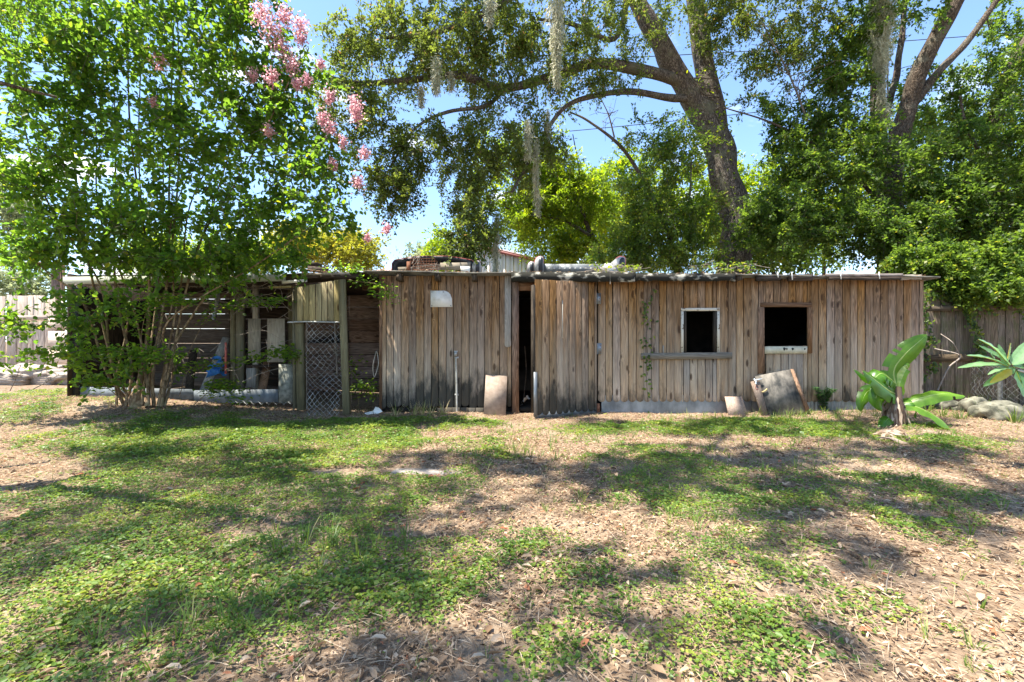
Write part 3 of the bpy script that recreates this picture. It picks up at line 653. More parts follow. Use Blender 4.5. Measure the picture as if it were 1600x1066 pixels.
mb = MB(); mb.slab(lean_px([(1173.5, 597), (1186, 593), (1201, 652), (1192, 654)], T0 - .03, B0 - .03, 577, 655), .025); b1 = mb.build('side_batten', M['tan_board'], t)
mb = MB(); mb.slab(lean_px([(1236, 577), (1240, 577), (1265, 639), (1260, 643)], T0 - .02, B0 - .02, 577, 655), .035); mb.build('side_batten', M['brown_board'], t)
mb = MB(); a_, b_, c_, d_ = [np.array(v) for v in lean_px([(1178, 592), (1181, 600), (1181, 594), (1191, 592)], T0 - .06, B0 - .06, 577, 655)]
mb.tubes(catmull([a_, (a_ + b_) / 2 + [.01, -.01, 0], b_]), .014, 6); mb.tubes([c_, (c_ + d_) / 2, d_], [.016, .012, .003], 6); mb.build('metal_hook', M['hook'], t)
ring = [lean_px([(1182.5 + 2 * cos(a), 605.5 + 3.2 * sin(a))], T0 - .036, B0 - .036, 577, 655)[0] for a in np.linspace(.5, 5.9, 14)]
mb = MB(); mb.tubes(ring, .004, 4); mb.build('ring_mark', M['red'], b1, WL[b1])
cr = lean_px([(1190, 613), (1194, 611.5), (1198.5, 608)], T0 - .03, B0 - .03, 577, 655)
mb = MB(); mb.tubes(catmull(cr), .014, 5); mb.build('yellow_foam', M['yellow'], t)

# climbing vine on the planks
def vine(name, pts, y, n, lab, par=None, size=.06, mat='rightleaf'):
    t = root(name, (wx(pts[0][0]), y, max(0, wz(pts[-1][1]))), lab, 'vine')
    P = catmull([(wx(a), y - .012 + R.uniform(-.005, .005), wz(b)) for a, b in pts], 5); mb = MB(); mb.tubes(P, .005, 4); mb.build('stem', M['twig'], t)
    idx = R.randint(0, len(P), n); Q = P[idx] + R.randn(n, 3) * [.05, .0, .05]; Q[:, 1] = y - .02 - R.rand(n) * .05
    a = R.rand(n) * 2 * pi; mb = MB(); mb.leaves(Q, np.stack([np.cos(a), -R.rand(n) * .5, np.sin(a) - .4], 1), np.tile([0., -1, .4], (n, 1)) + R.randn(n, 3) * .3, R.uniform(.7, 1.3, n) * size, R.uniform(.6, .9, n) * size, np.clip(R.rand(n), 0, 1), True)
    mb.build('foliage', M[mat], t); return t
vine('climbing_vine', [(1018, 450), (1012, 470), (1005, 480), (1012, 500), (1009, 530), (1011, 552), (1009, 585), (1012, 628)], W - .012, 70, 'leafy green vine climbing the planks left of the left window hole')
# small fern growing at the foot of the wall
def fern(name, x, y, z, h, n, lab):
    t = root(name, (x, y, z), lab, 'fern'); mb = MB(); P = []
    for i in range(n):
        a = R.rand() * 2 * pi; L = h * R.uniform(.7, 1.1); c = catmull([(x, y, z), (x + cos(a) * L * .18, y - abs(sin(a)) * L * .1, z + L * .6), (x + cos(a) * L * .45, y - abs(sin(a)) * L * .25, z + L * .85)], 6); mb.tubes(c, .003, 3)
        P.append(c)
    mb.build('stem', M['twig'], t); mb = MB(); P = np.vstack(P); P = np.repeat(P, 3, 0); m = len(P); a = R.rand(m) * 2 * pi
    mb.leaves(P, np.stack([np.cos(a), np.sin(a) * .5, R.uniform(-.1, .4, m)], 1), np.tile([0, -.5, 1.], (m, 1)), .07, .018, R.rand(m), False); mb.build('foliage', M['fern'], t)
fern('wall_fern', wx(1283), W - .06, wz(638), .42, 16, 'small dark fern on the wall right of the leaning plywood panel')

# ------------------------------------------------------------------ wire-fronted pen
def chain(mb, a, b, z0, z1, pitch=.10, r=.0046, wob=.0, bz0=None):
    """chain-link mesh between ground points a and b"""
    a = np.array(a, float); b = np.array(b, float); L = np.linalg.norm(b - a); n = int(L / pitch); K = int((z1 - z0) / pitch) + 1
    pitch = pitch * .68; n = int(L / pitch); K = int((z1 - z0) / pitch) + 1
    zs = z0 + np.arange(K) * pitch; u = np.arange(n)[:, None] * pitch + ((np.arange(K)[None, :] + np.arange(n)[:, None]) % 2) * pitch
    tq = u / L; P = np.zeros((n, K, 3)); P[..., 0] = a[0] + (b[0] - a[0]) * tq; P[..., 1] = a[1] + (b[1] - a[1]) * tq - (np.arange(K) % 2)[None] * .004
    P[..., 2] = zs[None]
    if wob: P[..., 1] += wob * (vnoise(P[..., 0] * 4, P[..., 2] * 4, 41) - .5); P[..., 0] += wob * .5 * (vnoise(P[..., 0] * 5, P[..., 2] * 5, 42) - .5); P[..., 2] += wob * .6 * (vnoise(P[..., 0] * 5, P[..., 2] * 5, 43) - .5)
    mb.tubes(P, r, 3)
pen = root('dog_run', (wx(330), W, .2), 'dark wire-fronted animal pen with pale beam and boarded back left of the shed', 'animal pen')
YP = 8.35
def xp(px, d=YP): return (px - 800) / F * d
def zp(py, d=YP): return 1.3 + (533 - py) / F * d
mb = MB(); mb.bar((xp(100, 8.14), 8.14, zp(438.5, 8.14)), (xp(298, 8.14), 8.14, zp(436, 8.14)), .125, .04); mb.build('beam', M['beam'], pen)
mb = MB(); mb.bar((xp(299, 8.14), 8.14, zp(436, 8.14)), (xp(446, 8.14), 8.14, zp(434, 8.14)), .125, .04); mb.build('beam', M['beam'], pen)
mb = MB(); mb.bar((xp(395, 8.11), 8.11, zp(428, 8.11)), (xp(395, 8.11), 8.11, zp(441, 8.11)), .05, .02); mb.build('beam_strap', M['white'], pen)
rf = roof_sheet(xp(96, 8.1), -2.62, 8.20, 11.0, lambda x: zp(428.5, 8.1) + .05 * smooth(-5, -3, x), .04, .02, 50, .03); rf.build('roof', M['dark_wood'], pen)  # dark wood colour stands in for the shade under the pen roof
mb = MB(); mb.bar((xp(118), 8.4, .2), (xp(117), 8.4, zp(440)), .10, .10); mb.build('corner_post', M['black'], pen)
for px_, top in ((365, 460), (376, 450), (400, 445), (455, 445)):
    mb = MB(); mb.bar((xp(px_, 9.2), 9.2, .2), (xp(px_, 9.2), 9.2, zp(top, 9.2)), .09 if px_ != 376 else .14, .09); mb.build('post', M['green_post'] if px_ != 400 else M['bright_board'], pen)
# back wall: horizontal boards on the left (thin gaps let the light in), short boards on the right
d = 10.3
for i in range(7):
    za = .25 + i * .333
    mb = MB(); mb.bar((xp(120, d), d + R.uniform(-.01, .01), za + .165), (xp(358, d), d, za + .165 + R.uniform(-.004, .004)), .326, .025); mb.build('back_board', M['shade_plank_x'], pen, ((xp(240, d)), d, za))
for a_, b_ in ((359, 470), (471, 545), (546, 600)):
    for i in range(8):
        za = .12 + i * .285; dd = 10.9 + R.uniform(-.02, .02)
        if a_ == 471 and i == 4: continue
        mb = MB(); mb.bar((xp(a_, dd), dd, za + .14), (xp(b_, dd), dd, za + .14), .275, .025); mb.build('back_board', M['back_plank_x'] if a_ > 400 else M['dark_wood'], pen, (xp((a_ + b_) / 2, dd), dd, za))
mb = MB(); mb.box((xp(476, 11.3), 11.35, 1.3), (4.0, .03, 2.6)); mb.build('gap_blocker_sheet', M['interior'], pen)  # dark sheet added to stop bright sky showing through the board gaps
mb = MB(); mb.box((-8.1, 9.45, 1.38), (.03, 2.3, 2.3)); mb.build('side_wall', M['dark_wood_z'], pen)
for x0, x1, y0, y1 in ((388, 407, 498, 560), (418, 445, 498, 566)):
    mb = MB(); mb.box(((xp(x0, 9.0) + xp(x1, 9.0)) / 2, 9.0, (zp(y0, 9.) + zp(y1, 9.)) / 2), (xp(x1, 9.) - xp(x0, 9.), .02, zp(y0, 9.) - zp(y1, 9.))); mb.build('pale_panel', M['bright_board'], pen)
mb = MB(); mb.box((xp(430, 9.1), 9.1, zp(572, 9.1)), (1.0, .3, .04)); mb.build('shelf', M['dark_wood'], pen)
mb = MB(); mb.box((xp(395, 9.), 8.95, zp(590, 9.)), (.18, .03, .38)); mb.build('pale_panel', M['grey_board'], pen)
mb = MB(); mb.bar((xp(300), YP + .06, zp(621)), (xp(432), YP + .06, zp(619)), .24, .03); mb.build('kick_board', M['bluewhite'], pen)
mb = MB(); mb.bar((xp(122), YP + .05, zp(613)), (xp(299), YP + .06, zp(617)), .19, .03); mb.build('kick_board', M['bluewhite'], pen)
mb = MB(); mb.box((xp(445), YP + .05, zp(600)), (.25, .05, .72)); mb.build('concrete_panel', M['concrete'], pen)
mb = MB(); chain(mb, (xp(120), YP - .02), (xp(456), YP - .02), zp(632), zp(446)); mb.build('chain_link', M['galv_dull'], pen, kind='stuff')
mb = MB(); mb.tubes([[xp(118), YP - .02, zp(446)], [xp(300), YP - .02, zp(448)], [xp(465), YP - .02, zp(452)]], .014, 6); mb.build('top_wire_rail', M['twig'], pen)
mb = MB(); mb.bar((xp(543), 9.2, zp(450, 9.2)), (xp(598), 9.2, zp(449, 9.2)), .10, .05); mb.build('lintel', M['brown_board_x'], pen)
mb = MB(); mb.bar((xp(538, 8.6), 8.6, zp(437, 8.6)), (xp(598, 8.6), 8.6, zp(437, 8.6)), .12, .04); mb.build('lintel', M['dark_wood'], pen)
# broken roof edge above the gate
for (a_, b_, y0_, y1_, w_, mt) in ((440, 478, 441, 438, .05, 'white'), (446, 500, 434, 431, .06, 'dark_wood'), (470, 545, 429, 427, .04, 'grey_board_x'), (500, 560, 433, 431, .07, 'dark_wood'), (455, 530, 446, 442, .05, 'dark_wood'), (420, 475, 449, 447, .035, 'green_plank')):
    mb = MB(); mb.bar((xp(a_, 8.0), 8.02, zp(y0_, 8.0)), (xp(b_, 8.0), 8.04, zp(y1_, 8.0)), w_, .03); mb.build('roof_edge_board', M[mt], pen)
# gate
G = 7.98
mb = MB(); mb.bar((xp(541.5, 7.92), 7.93, .02), (xp(534, 7.92), 7.93, zp(437, 7.92)), .105, .09)
gate = mb.build('gate', M['green_post'], pen, (xp(540, 7.9), 7.93, 0)); gate['label'] = 'leaning wooden gate with short planks above torn chain link'
mb = MB(); mb.bar((xp(471, G + .05), G + .06, .08), (xp(467, G + .05), G + .06, zp(447, G)), .125, .10); mb.build('post', M['green_post'], pen)
mb = MB(); mb.bar((xp(460, G + .1), G + .12, .1), (xp(459, G + .1), G + .12, zp(452, G)), .05, .05); mb.build('post', M['green_post'], pen)
px = 465.0; i = 0
while px < 532:
    pe = px + 9.6; f = (px - 465) / 67
    plank(gate, xp(px, G), xp(pe, G), zp(503 - 1.5 * f, G), zp(449 - 12 * f, G), G - .03, M['green_plank'], False, 'plank', ztilt=.012); px = pe
mb = MB(); mb.tubes([[xp(452, G), G - .05, zp(504, G)], [xp(480, G), G - .06, zp(503, G)], [xp(533, G), G - .06, zp(504, G)]], .014, 6); mb.build('rail', M['galv_dull'], gate)
mb = MB(); mb.tubes([[xp(480, G), G - .02, zp(505, G)], [xp(480, G), G - .02, zp(640, G)]], .011, 6); mb.tubes([[xp(523, G), G - .0, zp(505, G)], [xp(527, G), G - .0, zp(585, G)]], .018, 6); mb.build('gate_frame', M['twig'], gate)
mb = MB(); chain(mb, (xp(479, G), G - .03), (xp(534, G), G - .03), zp(652, G), zp(506, G), .075, .0042, .10); mb.build('chain_link', M['galv_dull'], gate, kind='stuff')
mb = MB(); mb.tubes(catmull([(xp(592), 8.2, zp(548)), (xp(588), 8.15, zp(570)), (xp(590), 8.15, zp(588)), (xp(595), 8.2, zp(568)), (xp(593), 8.2, zp(550))]), .007, 5); mb.build('rope_loop', M['bright_board'], None, label='pale rope loop hanging at the left corner of the plank wall', category='rope')
mb = MB(); mb.leaves(np.array([[xp(590), 8.1, .06]] * 5), R.randn(5, 3) * [1, .3, .6], R.randn(5, 3), .16, .14, np.ones(5), True, .5); mb.build('plastic_bag', M['white'], None, label='crumpled white bag at the bottom left corner of the plank wall', category='bag')
# junk in the pen
mb = MB()
for _ in range(90):
    x = xp(R.choice([R.uniform(345, 455), R.uniform(300, 460)])); z = zp(R.choice([R.uniform(446, 480), R.uniform(446, 610)], p=[.7, .3])); p0 = np.array([x, YP - .06, z]); v = np.array([R.randn() * .22, R.randn() * .03, R.randn() * .10 - .03])
    mb.tubes(catmull([p0 - v, p0 + R.randn(3) * [.05, .01, .05], p0 + v]), R.uniform(.003, .006), 3)
mb.build('dead_vine_tangle', M['deadtwig'], None, kind='stuff', label='tangle of dry vine stems caught in the upper pen wire')
for px_, lean_, h_, mt, lab in ((320, .18, 1.15, 'grey_board', 'grey board leaning inside the pen left of the blue plastic'), (412, -.12, .75, 'brown_board', 'short brown board leaning low inside the pen before the pale panels'), (300, -.25, .9, 'dark_wood_z', 'dark board leaning inside the pen behind the myrtle stems')):
    mb = MB(); mb.bar((xp(px_, 8.9), 8.8, .22), (xp(px_, 8.9) + lean_, 9.3, .22 + h_), .16, .025); mb.build('loose_board', M[mt], None, label=lab, category='board')
mb = MB(); mb.leaves(np.array([[xp(338, 8.9), 8.9, zp(y_, 8.9)] for y_ in (568, 574, 578, 580)] * 3) + R.randn(12, 3) * .05, R.randn(12, 3), R.randn(12, 3), .2, .14, np.ones(12), True, .4); mb.build('blue_tarp', M['bluecloth'], None, label='small crumpled blue plastic behind the chain link of the pen', category='tarp')
mb = MB(); mb.box((xp(353, 8.9), 8.9, zp(560, 8.9)), (.03, .03, .62)); mb.build('red_pole', M['redcloth'], None, label='short red upright stick beside the blue plastic in the pen', category='stick')
mb = MB(); mb.tubes(catmull([(xp(333, 8.6), 8.6, zp(500, 8.6)), (xp(338, 8.6), 8.6, zp(480, 8.6)), (xp(346, 8.6), 8.5, zp(458, 8.6))]), .035, 7); mb.build('metal_duct', M['galv'], None, label='slanting grey metal tube high inside the wire pen', category='pipe')

# ------------------------------------------------------------------ things on the roof
ZR = 2.49
D1 = 9.0
def up(px, py, d): return (xp(px, d), d, zp(py, d))
t = root('truck_cap', (xp(680, D1), D1, ZR), 'black arched truck cap with red trim on the left part of the shed roof', 'truck cap')
prof = [(612, 426), (612.5, 412), (616, 407), (640, 402.5), (655, 400.5), (700, 400.5), (722, 404), (738, 407), (741, 411), (742, 426)]
def arch(mb, prof, d, depth, th):
    n = len(prof); o = [np.array(up(a, b, d)) for a, b in prof]; c = np.mean(o, 0); inn = [p + (c - p) / np.linalg.norm(c - p) * th for p in o]
    for i in range(n): inn[i][2] = min(inn[i][2], o[i][2] - th * .6) if 0 < i < n - 1 else inn[i][2]
    V = []
    for k_ in (0, 1):
        V += [p + np.array([0, depth * k_, 0]) for p in o] + [p + np.array([0, depth * k_, 0]) for p in inn]
    fs = []
    for i in range(n - 1):
        fs += [(i, i + 1, n + i + 1, n + i), (2 * n + i, 3 * n + i, 3 * n + i + 1, 2 * n + i + 1), (i, 2 * n + i, 2 * n + i + 1, i + 1), (n + i, n + i + 1, 3 * n + i + 1, 3 * n + i)]
    return mb.add(V, fs)
mb = MB(); arch(mb, prof, D1, 1.5, .07); mb.slab([up(a, b, D1 + .5) for a, b in prof[1:-1]] , .03); mb.build('shell', M['capblack'], t, smoothf=False)
mb = MB(); mb.tubes([up(a, b - .3, D1 - .01) for a, b in prof], .008, 5); mb.build('edge_trim', M['red'], t)
mb = MB(); mb.bar(up(688, 416.5, D1 - .1), up(735, 416, D1 - .1), .14, .03); mb.build('sill_board', M['grey_board_x'], t)
mb = MB(); mb.bar(up(622, 421, D1 - .05), up(646, 420, D1 - .05), .08, .03); mb.build('tail_board', M['grey_board_x'], t)
mb = MB(); mb.box(up(727, 421, D1 - .2), (.17, .05, .10), jit=.01); mb.build('white_block', M['white'], None, label='small white block on the roof edge in front of the truck cap', category='block')
t = root('wire_crate', up(660, 424, D1 - .4), 'rusty wire crate filled with dry twigs on the roof before the black truck cap', 'crate')
mb = MB(); dd = D1 - .4; x0, x1, z0, z1 = xp(641, dd), xp(679, dd), zp(426, dd), zp(404, dd)
for yy in (dd, dd + .3):
    for z in np.linspace(z0, z1, 6): mb.tubes([[x0, yy, z], [x1, yy, z]], .004, 4)
    for x in np.linspace(x0, x1, 10): mb.tubes([[x, yy, z0], [x, yy, z1]], .004, 4)
for x in np.linspace(x0, x1, 4): mb.tubes([[x, dd, z1], [x, dd + .3, z1]], .004, 4)
mb.build('wire_frame', M['rust'], t)
mb = MB(); mb.box((xp(638.5, dd), dd, (z0 + z1) / 2 - .03), (.07, .04, z1 - z0 - .06)); mb.build('rust_plate', M['rust'], t)
mb = MB()
for _ in range(26):
    c = np.array([R.uniform(x0, x1), R.uniform(dd, dd + .28), R.uniform(z0, z1 - .03)]); v = R.randn(3) * .09; mb.tubes([c - v, c + R.randn(3) * .02, c + v], .004, 3)
mb.build('twigs', M['deadtwig'], t)
# padded shell ends with black faces and white / red rims
def shell_end(px0, px1, ptop, d, face_right, lab):
    t = root('shell_end', up((px0 + px1) / 2, 425, d), lab, 'shell')
    def prof_(a, b, tp): return [(a, 427), (a, tp + 7), (a + (b - a) * .15, tp + 2.6), (a + (b - a) * .5, tp), (b - (b - a) * .1, tp + .8), (b, tp + 3), (b, 427)] if face_right else [(a, 427), (a, tp + 3), (a + (b - a) * .1, tp + .8), (a + (b - a) * .5, tp), (b - (b - a) * .15, tp + 2.6), (b, tp + 7), (b, 427)]
    mb = MB(); mb.slab([up(a, b, d) for a, b in prof_(px0, px1, ptop)][::-1], .5); mb.build('shell', M['capwhite'], t)
    s0, s1 = (px0 + (px1 - px0) * .42, px1 - .8)
    mb = MB(); mb.slab([up(a, b, d - .012) for a, b in prof_(s0, s1, ptop + 1.2)][::-1], .011); mb.build('black_face', M['capblack'], t)
    mb = MB(); mb.tubes([up(a, b, d + .25) for a, b in prof_(px0, px1, ptop)], .014, 5); mb.build('red_rim', M['red'], t)
    return t
shell_end(824, 834.5, 408.5, 9.2, True, 'low black faced white shell end with red rim beside the gable on the roof')
shell_end(836, 849, 400.5, 9.0, True, 'tall black faced shell end at the left end of the silver roof panel')
shell_end(961, 977, 401, 9.0, True, 'pale shell end with black face at the right end of the silver roof panel')
shell_end(738, 750, 407, 8.95, True, 'dark shell end with red rim beside the right end of the black truck cap')
M['panelmetal'] = plain('dull_silver', (.09, .10, .105), (.20, .215, .22), 4, .55, metal=.4, detail=8)
t = root('silver_panel', up(905, 424, 9.1), 'long flat silver metal panel with a row of holes lying on the shed roof', 'panel')
mb = MB(); mb.slab([up(a, b, 9.1) for a, b in ((849, 426), (849, 412.5), (945, 413), (962, 416), (962, 426))][::-1], .25); mb.build('panel', M['panelmetal'], t)
for px_ in np.arange(858, 930, 8.2):
    mb = MB(); mb.slab([(xp(px_, 9.09) + .022 * cos(a), 9.09, zp(419.5, 9.09) + .016 * sin(a)) for a in np.linspace(0, 2 * pi, 9)[:-1]], .006); mb.build('hole_rim', M['capwhite'], t)
mb = MB(); mb.slab([up(a, b, 8.85) for a, b in ((940, 426), (942, 414), (948, 410), (955, 412), (962, 419), (966, 426))][::-1], .3); mb.build('crumpled_sheet', M['capwhite'], None, label='crumpled pale sheet on the roof at the right end of the silver panel', category='sheet')
# dry vine heap and small plants on the roof edge
def heap(name, px0, px1, py, d, n, mat, lab, leafn=0, hgt=.07, cat='twigs'):
    t = root(name, up((px0 + px1) / 2, 426, d), lab, cat); mb = MB()
    for _ in range(n):
        c = np.array([xp(R.uniform(px0, px1), d), d + R.uniform(-.15, .2), zp(425, d) + R.rand() * hgt]); v = R.randn(3) * [.14, .08, .04]
        mb.tubes(np.array([c - v, c + R.randn(3) * .02, c + v]), .004, 3)
    mb.build('stem', M['deadtwig'], t)
    if leafn:
        P = np.stack([xp(R.uniform(px0, px1, leafn), d), d + R.uniform(-.15, .2, leafn), zp(425, d) + R.rand(leafn) * hgt * 1.5], 1); mb = MB()
        mb.leaves(P, R.randn(leafn, 3), R.randn(leafn, 3) + [0, 0, 1.5], .06, .045, R.rand(leafn), True); mb.build('foliage', M[mat], t)
heap('dry_vine_heap', 925, 1000, 424, 8.3, 50, 'limeleaf', 'dry vine heap with some green leaves on the roof edge by the silver panel', 90, .10)
heap('roof_weeds', 1085, 1180, 424, 8.5, 30, 'rightleaf', 'green weeds growing along the roof edge before the big oak trunk', 160, .12)
mb = MB(); mb.tubes([up(953, 427, 7.98), up(953.5, 444, 7.98)], .006, 4); mb.build('hanging_twig', M['bright_board'], None, label='thin pale twig hanging from the mossy fascia', category='twig')
mb = MB(); mb.bar(up(482, 420, 8.6), up(512, 423, 8.5), .10, .06); mb.bar(up(478, 413, 8.7), up(500, 414, 8.7), .06, .2); mb.build('rotten_board', M['dark_wood'], None, label='dark rotten board piece lying on the pen roof', category='board')
# dry litter lying on the roof edges
n = 2600; xx = R.uniform(-7.2, 7.4, n); P = np.stack([xx, R.uniform(8.05, 8.5, n), np.where(xx > -2.6, wz(425) - .018 - (xx + 2.4) * .0095 + .008 * np.sin(xx * 2.1), zp(428.5, 8.1) + .05 * smooth(-5, -3, xx)) + R.rand(n) * .02], 1)
mb = MB(); mb.leaves(P, R.randn(n, 3) * [1, 1, .3], unit_up(n, .6), .05, .02, R.rand(n) * .6, False, .3); mb.build('roof_litter', M['litter'], None, (0, 8.2, 2.5), kind='stuff', label='brown dead leaves along the roof edge')

# ------------------------------------------------------------------ neighbour's metal building
BD = 24.0
t = root('metal_building', (xp(745, BD), BD, 0), 'cream metal-sided building with maroon roof trim seen over the shed roof', 'building')
gx0, gxp, gx1 = xp(652, BD), xp(748, BD), xp(868, BD); ze0 = zp(414, BD); zpk = zp(386, BD); ze1 = zp(417, BD)
mb = MB(); rib = .42; x = gx0
while x < gx1:
    e = min(x + rib, gx1); f = lambda q: ze0 + (zpk - ze0) * (q - gx0) / (gxp - gx0) if q < gxp else zpk + (ze1 - zpk) * (q - gxp) / (gx1 - gxp)
    mb.slab([(x + .02, BD, 0), (e - .06, BD, 0), (e - .06, BD, f(e)), (x + .02, BD, f(x))], .1); mb.slab([(e - .06, BD - .05, 0), (e + .02, BD - .05, 0), (e + .02, BD - .05, f(e)), (e - .06, BD - .05, f(e))], .1); x = e
mb.build('wall', M['barnwall'], t)
mb = MB(); mb.bar((gxp, BD - .1, zpk), (gx1 + .3, BD - .1, ze1 - .02), .11, .1); mb.bar((gx0 - .3, BD - .1, ze0 - .02), (gxp, BD - .1, zpk), .11, .1); mb.build('roof_trim', M['barntrim'], t)
mb = MB()
for (a, za, b, zb) in ((gxp, zpk, gx1 + .3, ze1), (gx0 - .3, ze0, gxp, zpk)):
    mb.slab([(a, BD - .12, za + .08), (b, BD - .12, zb + .08), (b, BD + 14, zb + .08), (a, BD + 14, za + .08)], .06, (0, 0, 1))
mb.build('roof', M['barnroof'], t)
t = root('low_house', (xp(600, 34), 34, 0), 'distant low house with pinkish roof left of the black truck cap', 'house')
mb = MB(); a, b = xp(560, 34), xp(660, 34); mb.slab([(a, 34, 0), (b, 34, 0), (b, 34, 5.9), (a, 34, 5.9)], 6); mb.build('wall', M['barnwall'], t)
mb = MB(); mb.slab([(a - .4, 33.6, 5.9), (b + .4, 33.6, 5.9), (b - 1, 37, 7.1), (a + 1, 37, 7.1)], .12, (0, 0, 1)); mb.build('roof', M['barnroof'], t)

# ------------------------------------------------------------------ left fence, beam and dirt bank
LD = 11.6
t = root('left_fence', (xp(40, LD), LD, .4), 'pale picket fence in sunlit colours with two rails left of the wire pen', 'fence')
px = -60.0
while px < 84:
    pe = px + 8.6; plank(t, xp(px, LD), xp(pe, LD), .35, zp(463 + R.uniform(-3, 3), LD) + .0, LD + R.uniform(-.015, .015), M['fence_left'], False, 'picket'); px = pe
mb = MB(); mb.bar((xp(-60, LD - .06), LD - .06, zp(497, LD)), (xp(84, LD - .06), LD - .06, zp(497, LD)), .12, .05); mb.build('rail', M['fence_left_x'], t)
for i, (a, b) in enumerate(((497, 516), (517, 545), (546, 572))):
    mb = MB(); mb.bar((xp(76, LD - .12), LD - .12, zp((a + b) / 2, LD)), (xp(124, LD - .12), LD - .12, zp((a + b) / 2, LD)), (b - a) / F * LD - .02, .03); mb.build('side_board', M['fence_left_x'], t)
for px_ in (99, 112):
    mb = MB(); mb.box((xp(px_, LD - .1), LD - .1, zp(482, LD)), (.07, .04, .56)); mb.build('slat', M['fence_left'], t)
t = root('carport_frame', (xp(90, 12.6), 12.6, .3), 'wooden post and long beam above the left picket fence', 'frame')
mb = MB(); mb.bar((xp(91, 12.4), 12.4, .3), (xp(91, 12.4), 12.4, zp(411, 12.4)), .24, .14); mb.build('post', M['brown_board'], t)
mb = MB(); mb.bar((xp(-80, 12.3), 12.3, zp(414.5, 12.3)), (xp(104, 12.3), 12.3, zp(412, 12.3)), .10, .1); mb.build('beam', M['tan_board'], t)
def rock(name, c, s, mat, lab, cat='rock', seed=0, sub=4, rough=.28, **kw):
    import bmesh
    bm = bmesh.new(); bmesh.ops.create_icosphere(bm, subdivisions=sub, radius=1); V = np.array([v.co[:] for v in bm.verts]); fs = np.array([[v.index for v in f.verts] for f in bm.faces]); bm.free()
    q = V * np.array(s) / s[2]
    n = vnoise(q[:, 0] * 1.1 + seed * 7, q[:, 1] * 1.1 + q[:, 2] * 1.3, 51) + .55 * vnoise(q[:, 0] * 2.7 + q[:, 2] * 2 + seed, q[:, 1] * 2.7, 52) + .35 * vnoise(q[:, 0] * 6 + q[:, 2] * 5, q[:, 1] * 6 - q[:, 2] * 3, 53); V = V * (1 + rough * 1.3 * (n - .95))[:, None]
    V = np.sign(V) * np.abs(V) ** .85; mb = MB(); mb.add(V * s + c, fs); return mb.build(name, mat, None, np.array(c) - [0, 0, s[2]], label=lab, category=cat, **kw)
rock('dirt_bank', (xp(30, 10.9), 10.9, .36), (2.4, .6, .30), M['slab'], 'pale pinkish bank of bare dirt at the foot of the left fence', 'dirt bank', 3, 5, .55)
# dead sapling in front of the left fence
def twiggy(name, x, y, z, h, lab, n=9, mat='twig', cat='twigs', lean=(0, 0), r=.008, tri=3):
    t = root(name, (x, y, z), lab, cat); mb = MB()
    main = catmull([(x, y, z), (x + lean[0] * .4 + R.randn() * .04, y, z + h * .5), (x + lean[0], y + lean[1], z + h)], 8); mb.tubes(main, np.linspace(r, r * .3, len(main)), 5)
    for _ in range(n):
        p = main[R.randint(len(main) // 4, len(main))]; v = np.array([R.randn() * .5, R.randn() * .25, R.uniform(.1, .6)]) * h * .4; q = catmull([p, p + v * .5 + R.randn(3) * .02 * h, p + v], 4); mb.tubes(q, np.linspace(r * .5, r * .2, len(q)), 3)
        for __ in range(tri):
            p2 = q[R.randint(2, len(q))]; v2 = R.randn(3) * h * .1; mb.tubes([p2, p2 + v2 * .5, p2 + v2 + [0, 0, -.01]], r * .2, 3)
    mb.build('stem', M[mat], t); return t
twiggy('dead_sapling', xp(14, 9.2), 9.2, .25, .62, 'small bare sapling in front of the left fence', 12, 'twig', 'sapling', (.25, 0))
twiggy('fallen_branch', xp(45, 9.0), 9.0, .3, .35, 'bare dark fallen branch on the dirt near the pen corner', 8, 'twig', 'branch', (.8, -.2), .012)

# ------------------------------------------------------------------ right fence, rocks, wire fence
RD = 8.9
t = root('right_fence', (xp(1520, RD), RD, 0), 'old mossy picket fence with two rails right of the shed', 'fence')
px = 1436.0
while px < 1690:
    pe = px + 11.2; plank(t, xp(px, RD), xp(pe + .9, RD), .0, zp(452 + R.uniform(-3, 3), RD), RD + R.uniform(-.012, .012), M['fence_right'], False, 'picket'); px = pe
for py_, w_ in ((483, .10), (560, .14), (640, .08)):
    mb = MB(); mb.bar((xp(1440, RD - .06), RD - .06, zp(py_, RD)), (xp(1690, RD - .06), RD - .06, zp(py_ - 5, RD)), w_, .05); mb.build('rail', M['fence_right_x'], t)
for i, (px_, d_, s_, lab) in enumerate(((1478, 8.3, (.18, .20, .13), 'small flat grey rock at the foot of the right fence beside the banana plant'), (1506, 8.35, (.13, .12, .10), 'smallest dark grey rock between the larger rocks'),
        (1525, 7.9, (.19, .2, .19), 'mossy lumpy rock in the middle of the rocks by the right fence'), (1558, 7.35, (.30, .25, .17), 'large pale flat rock nearest the camera before the right fence'), (1500, 8.1, (.12, .1, .07), 'low brown stone half buried by the mossy rock'))):
    rock('rock', (xp(px_, d_), d_, gz(xp(px_, d_), d_) + s_[2] * .45), s_, M['rock'], lab, 'rock', i, 4, .42, group='rocks at the foot of the right fence')
t = root('wire_fence', (xp(1563, 7.3), 7.3, 0), 'sagging chain link fence with a grey post at the far right', 'fence')
mb = MB(); mb.tubes([[xp(1562, 7.6), 7.6, .0], [xp(1563, 7.6), 7.6, zp(570, 7.6)]], .030, 8, cap=True); mb.build('post', M['shadewire'], t)
mb = MB(); chain(mb, (xp(1525, 8.2), 8.3), (xp(1562, 7.6), 7.6), .05, .95, .085, .0038, .12); chain(mb, (xp(1562, 7.6), 7.6), (xp(1690, 6.6), 6.4), .05, .95, .085, .0038, .10); mb.build('chain_link', M['shadewire'], t, kind='stuff')
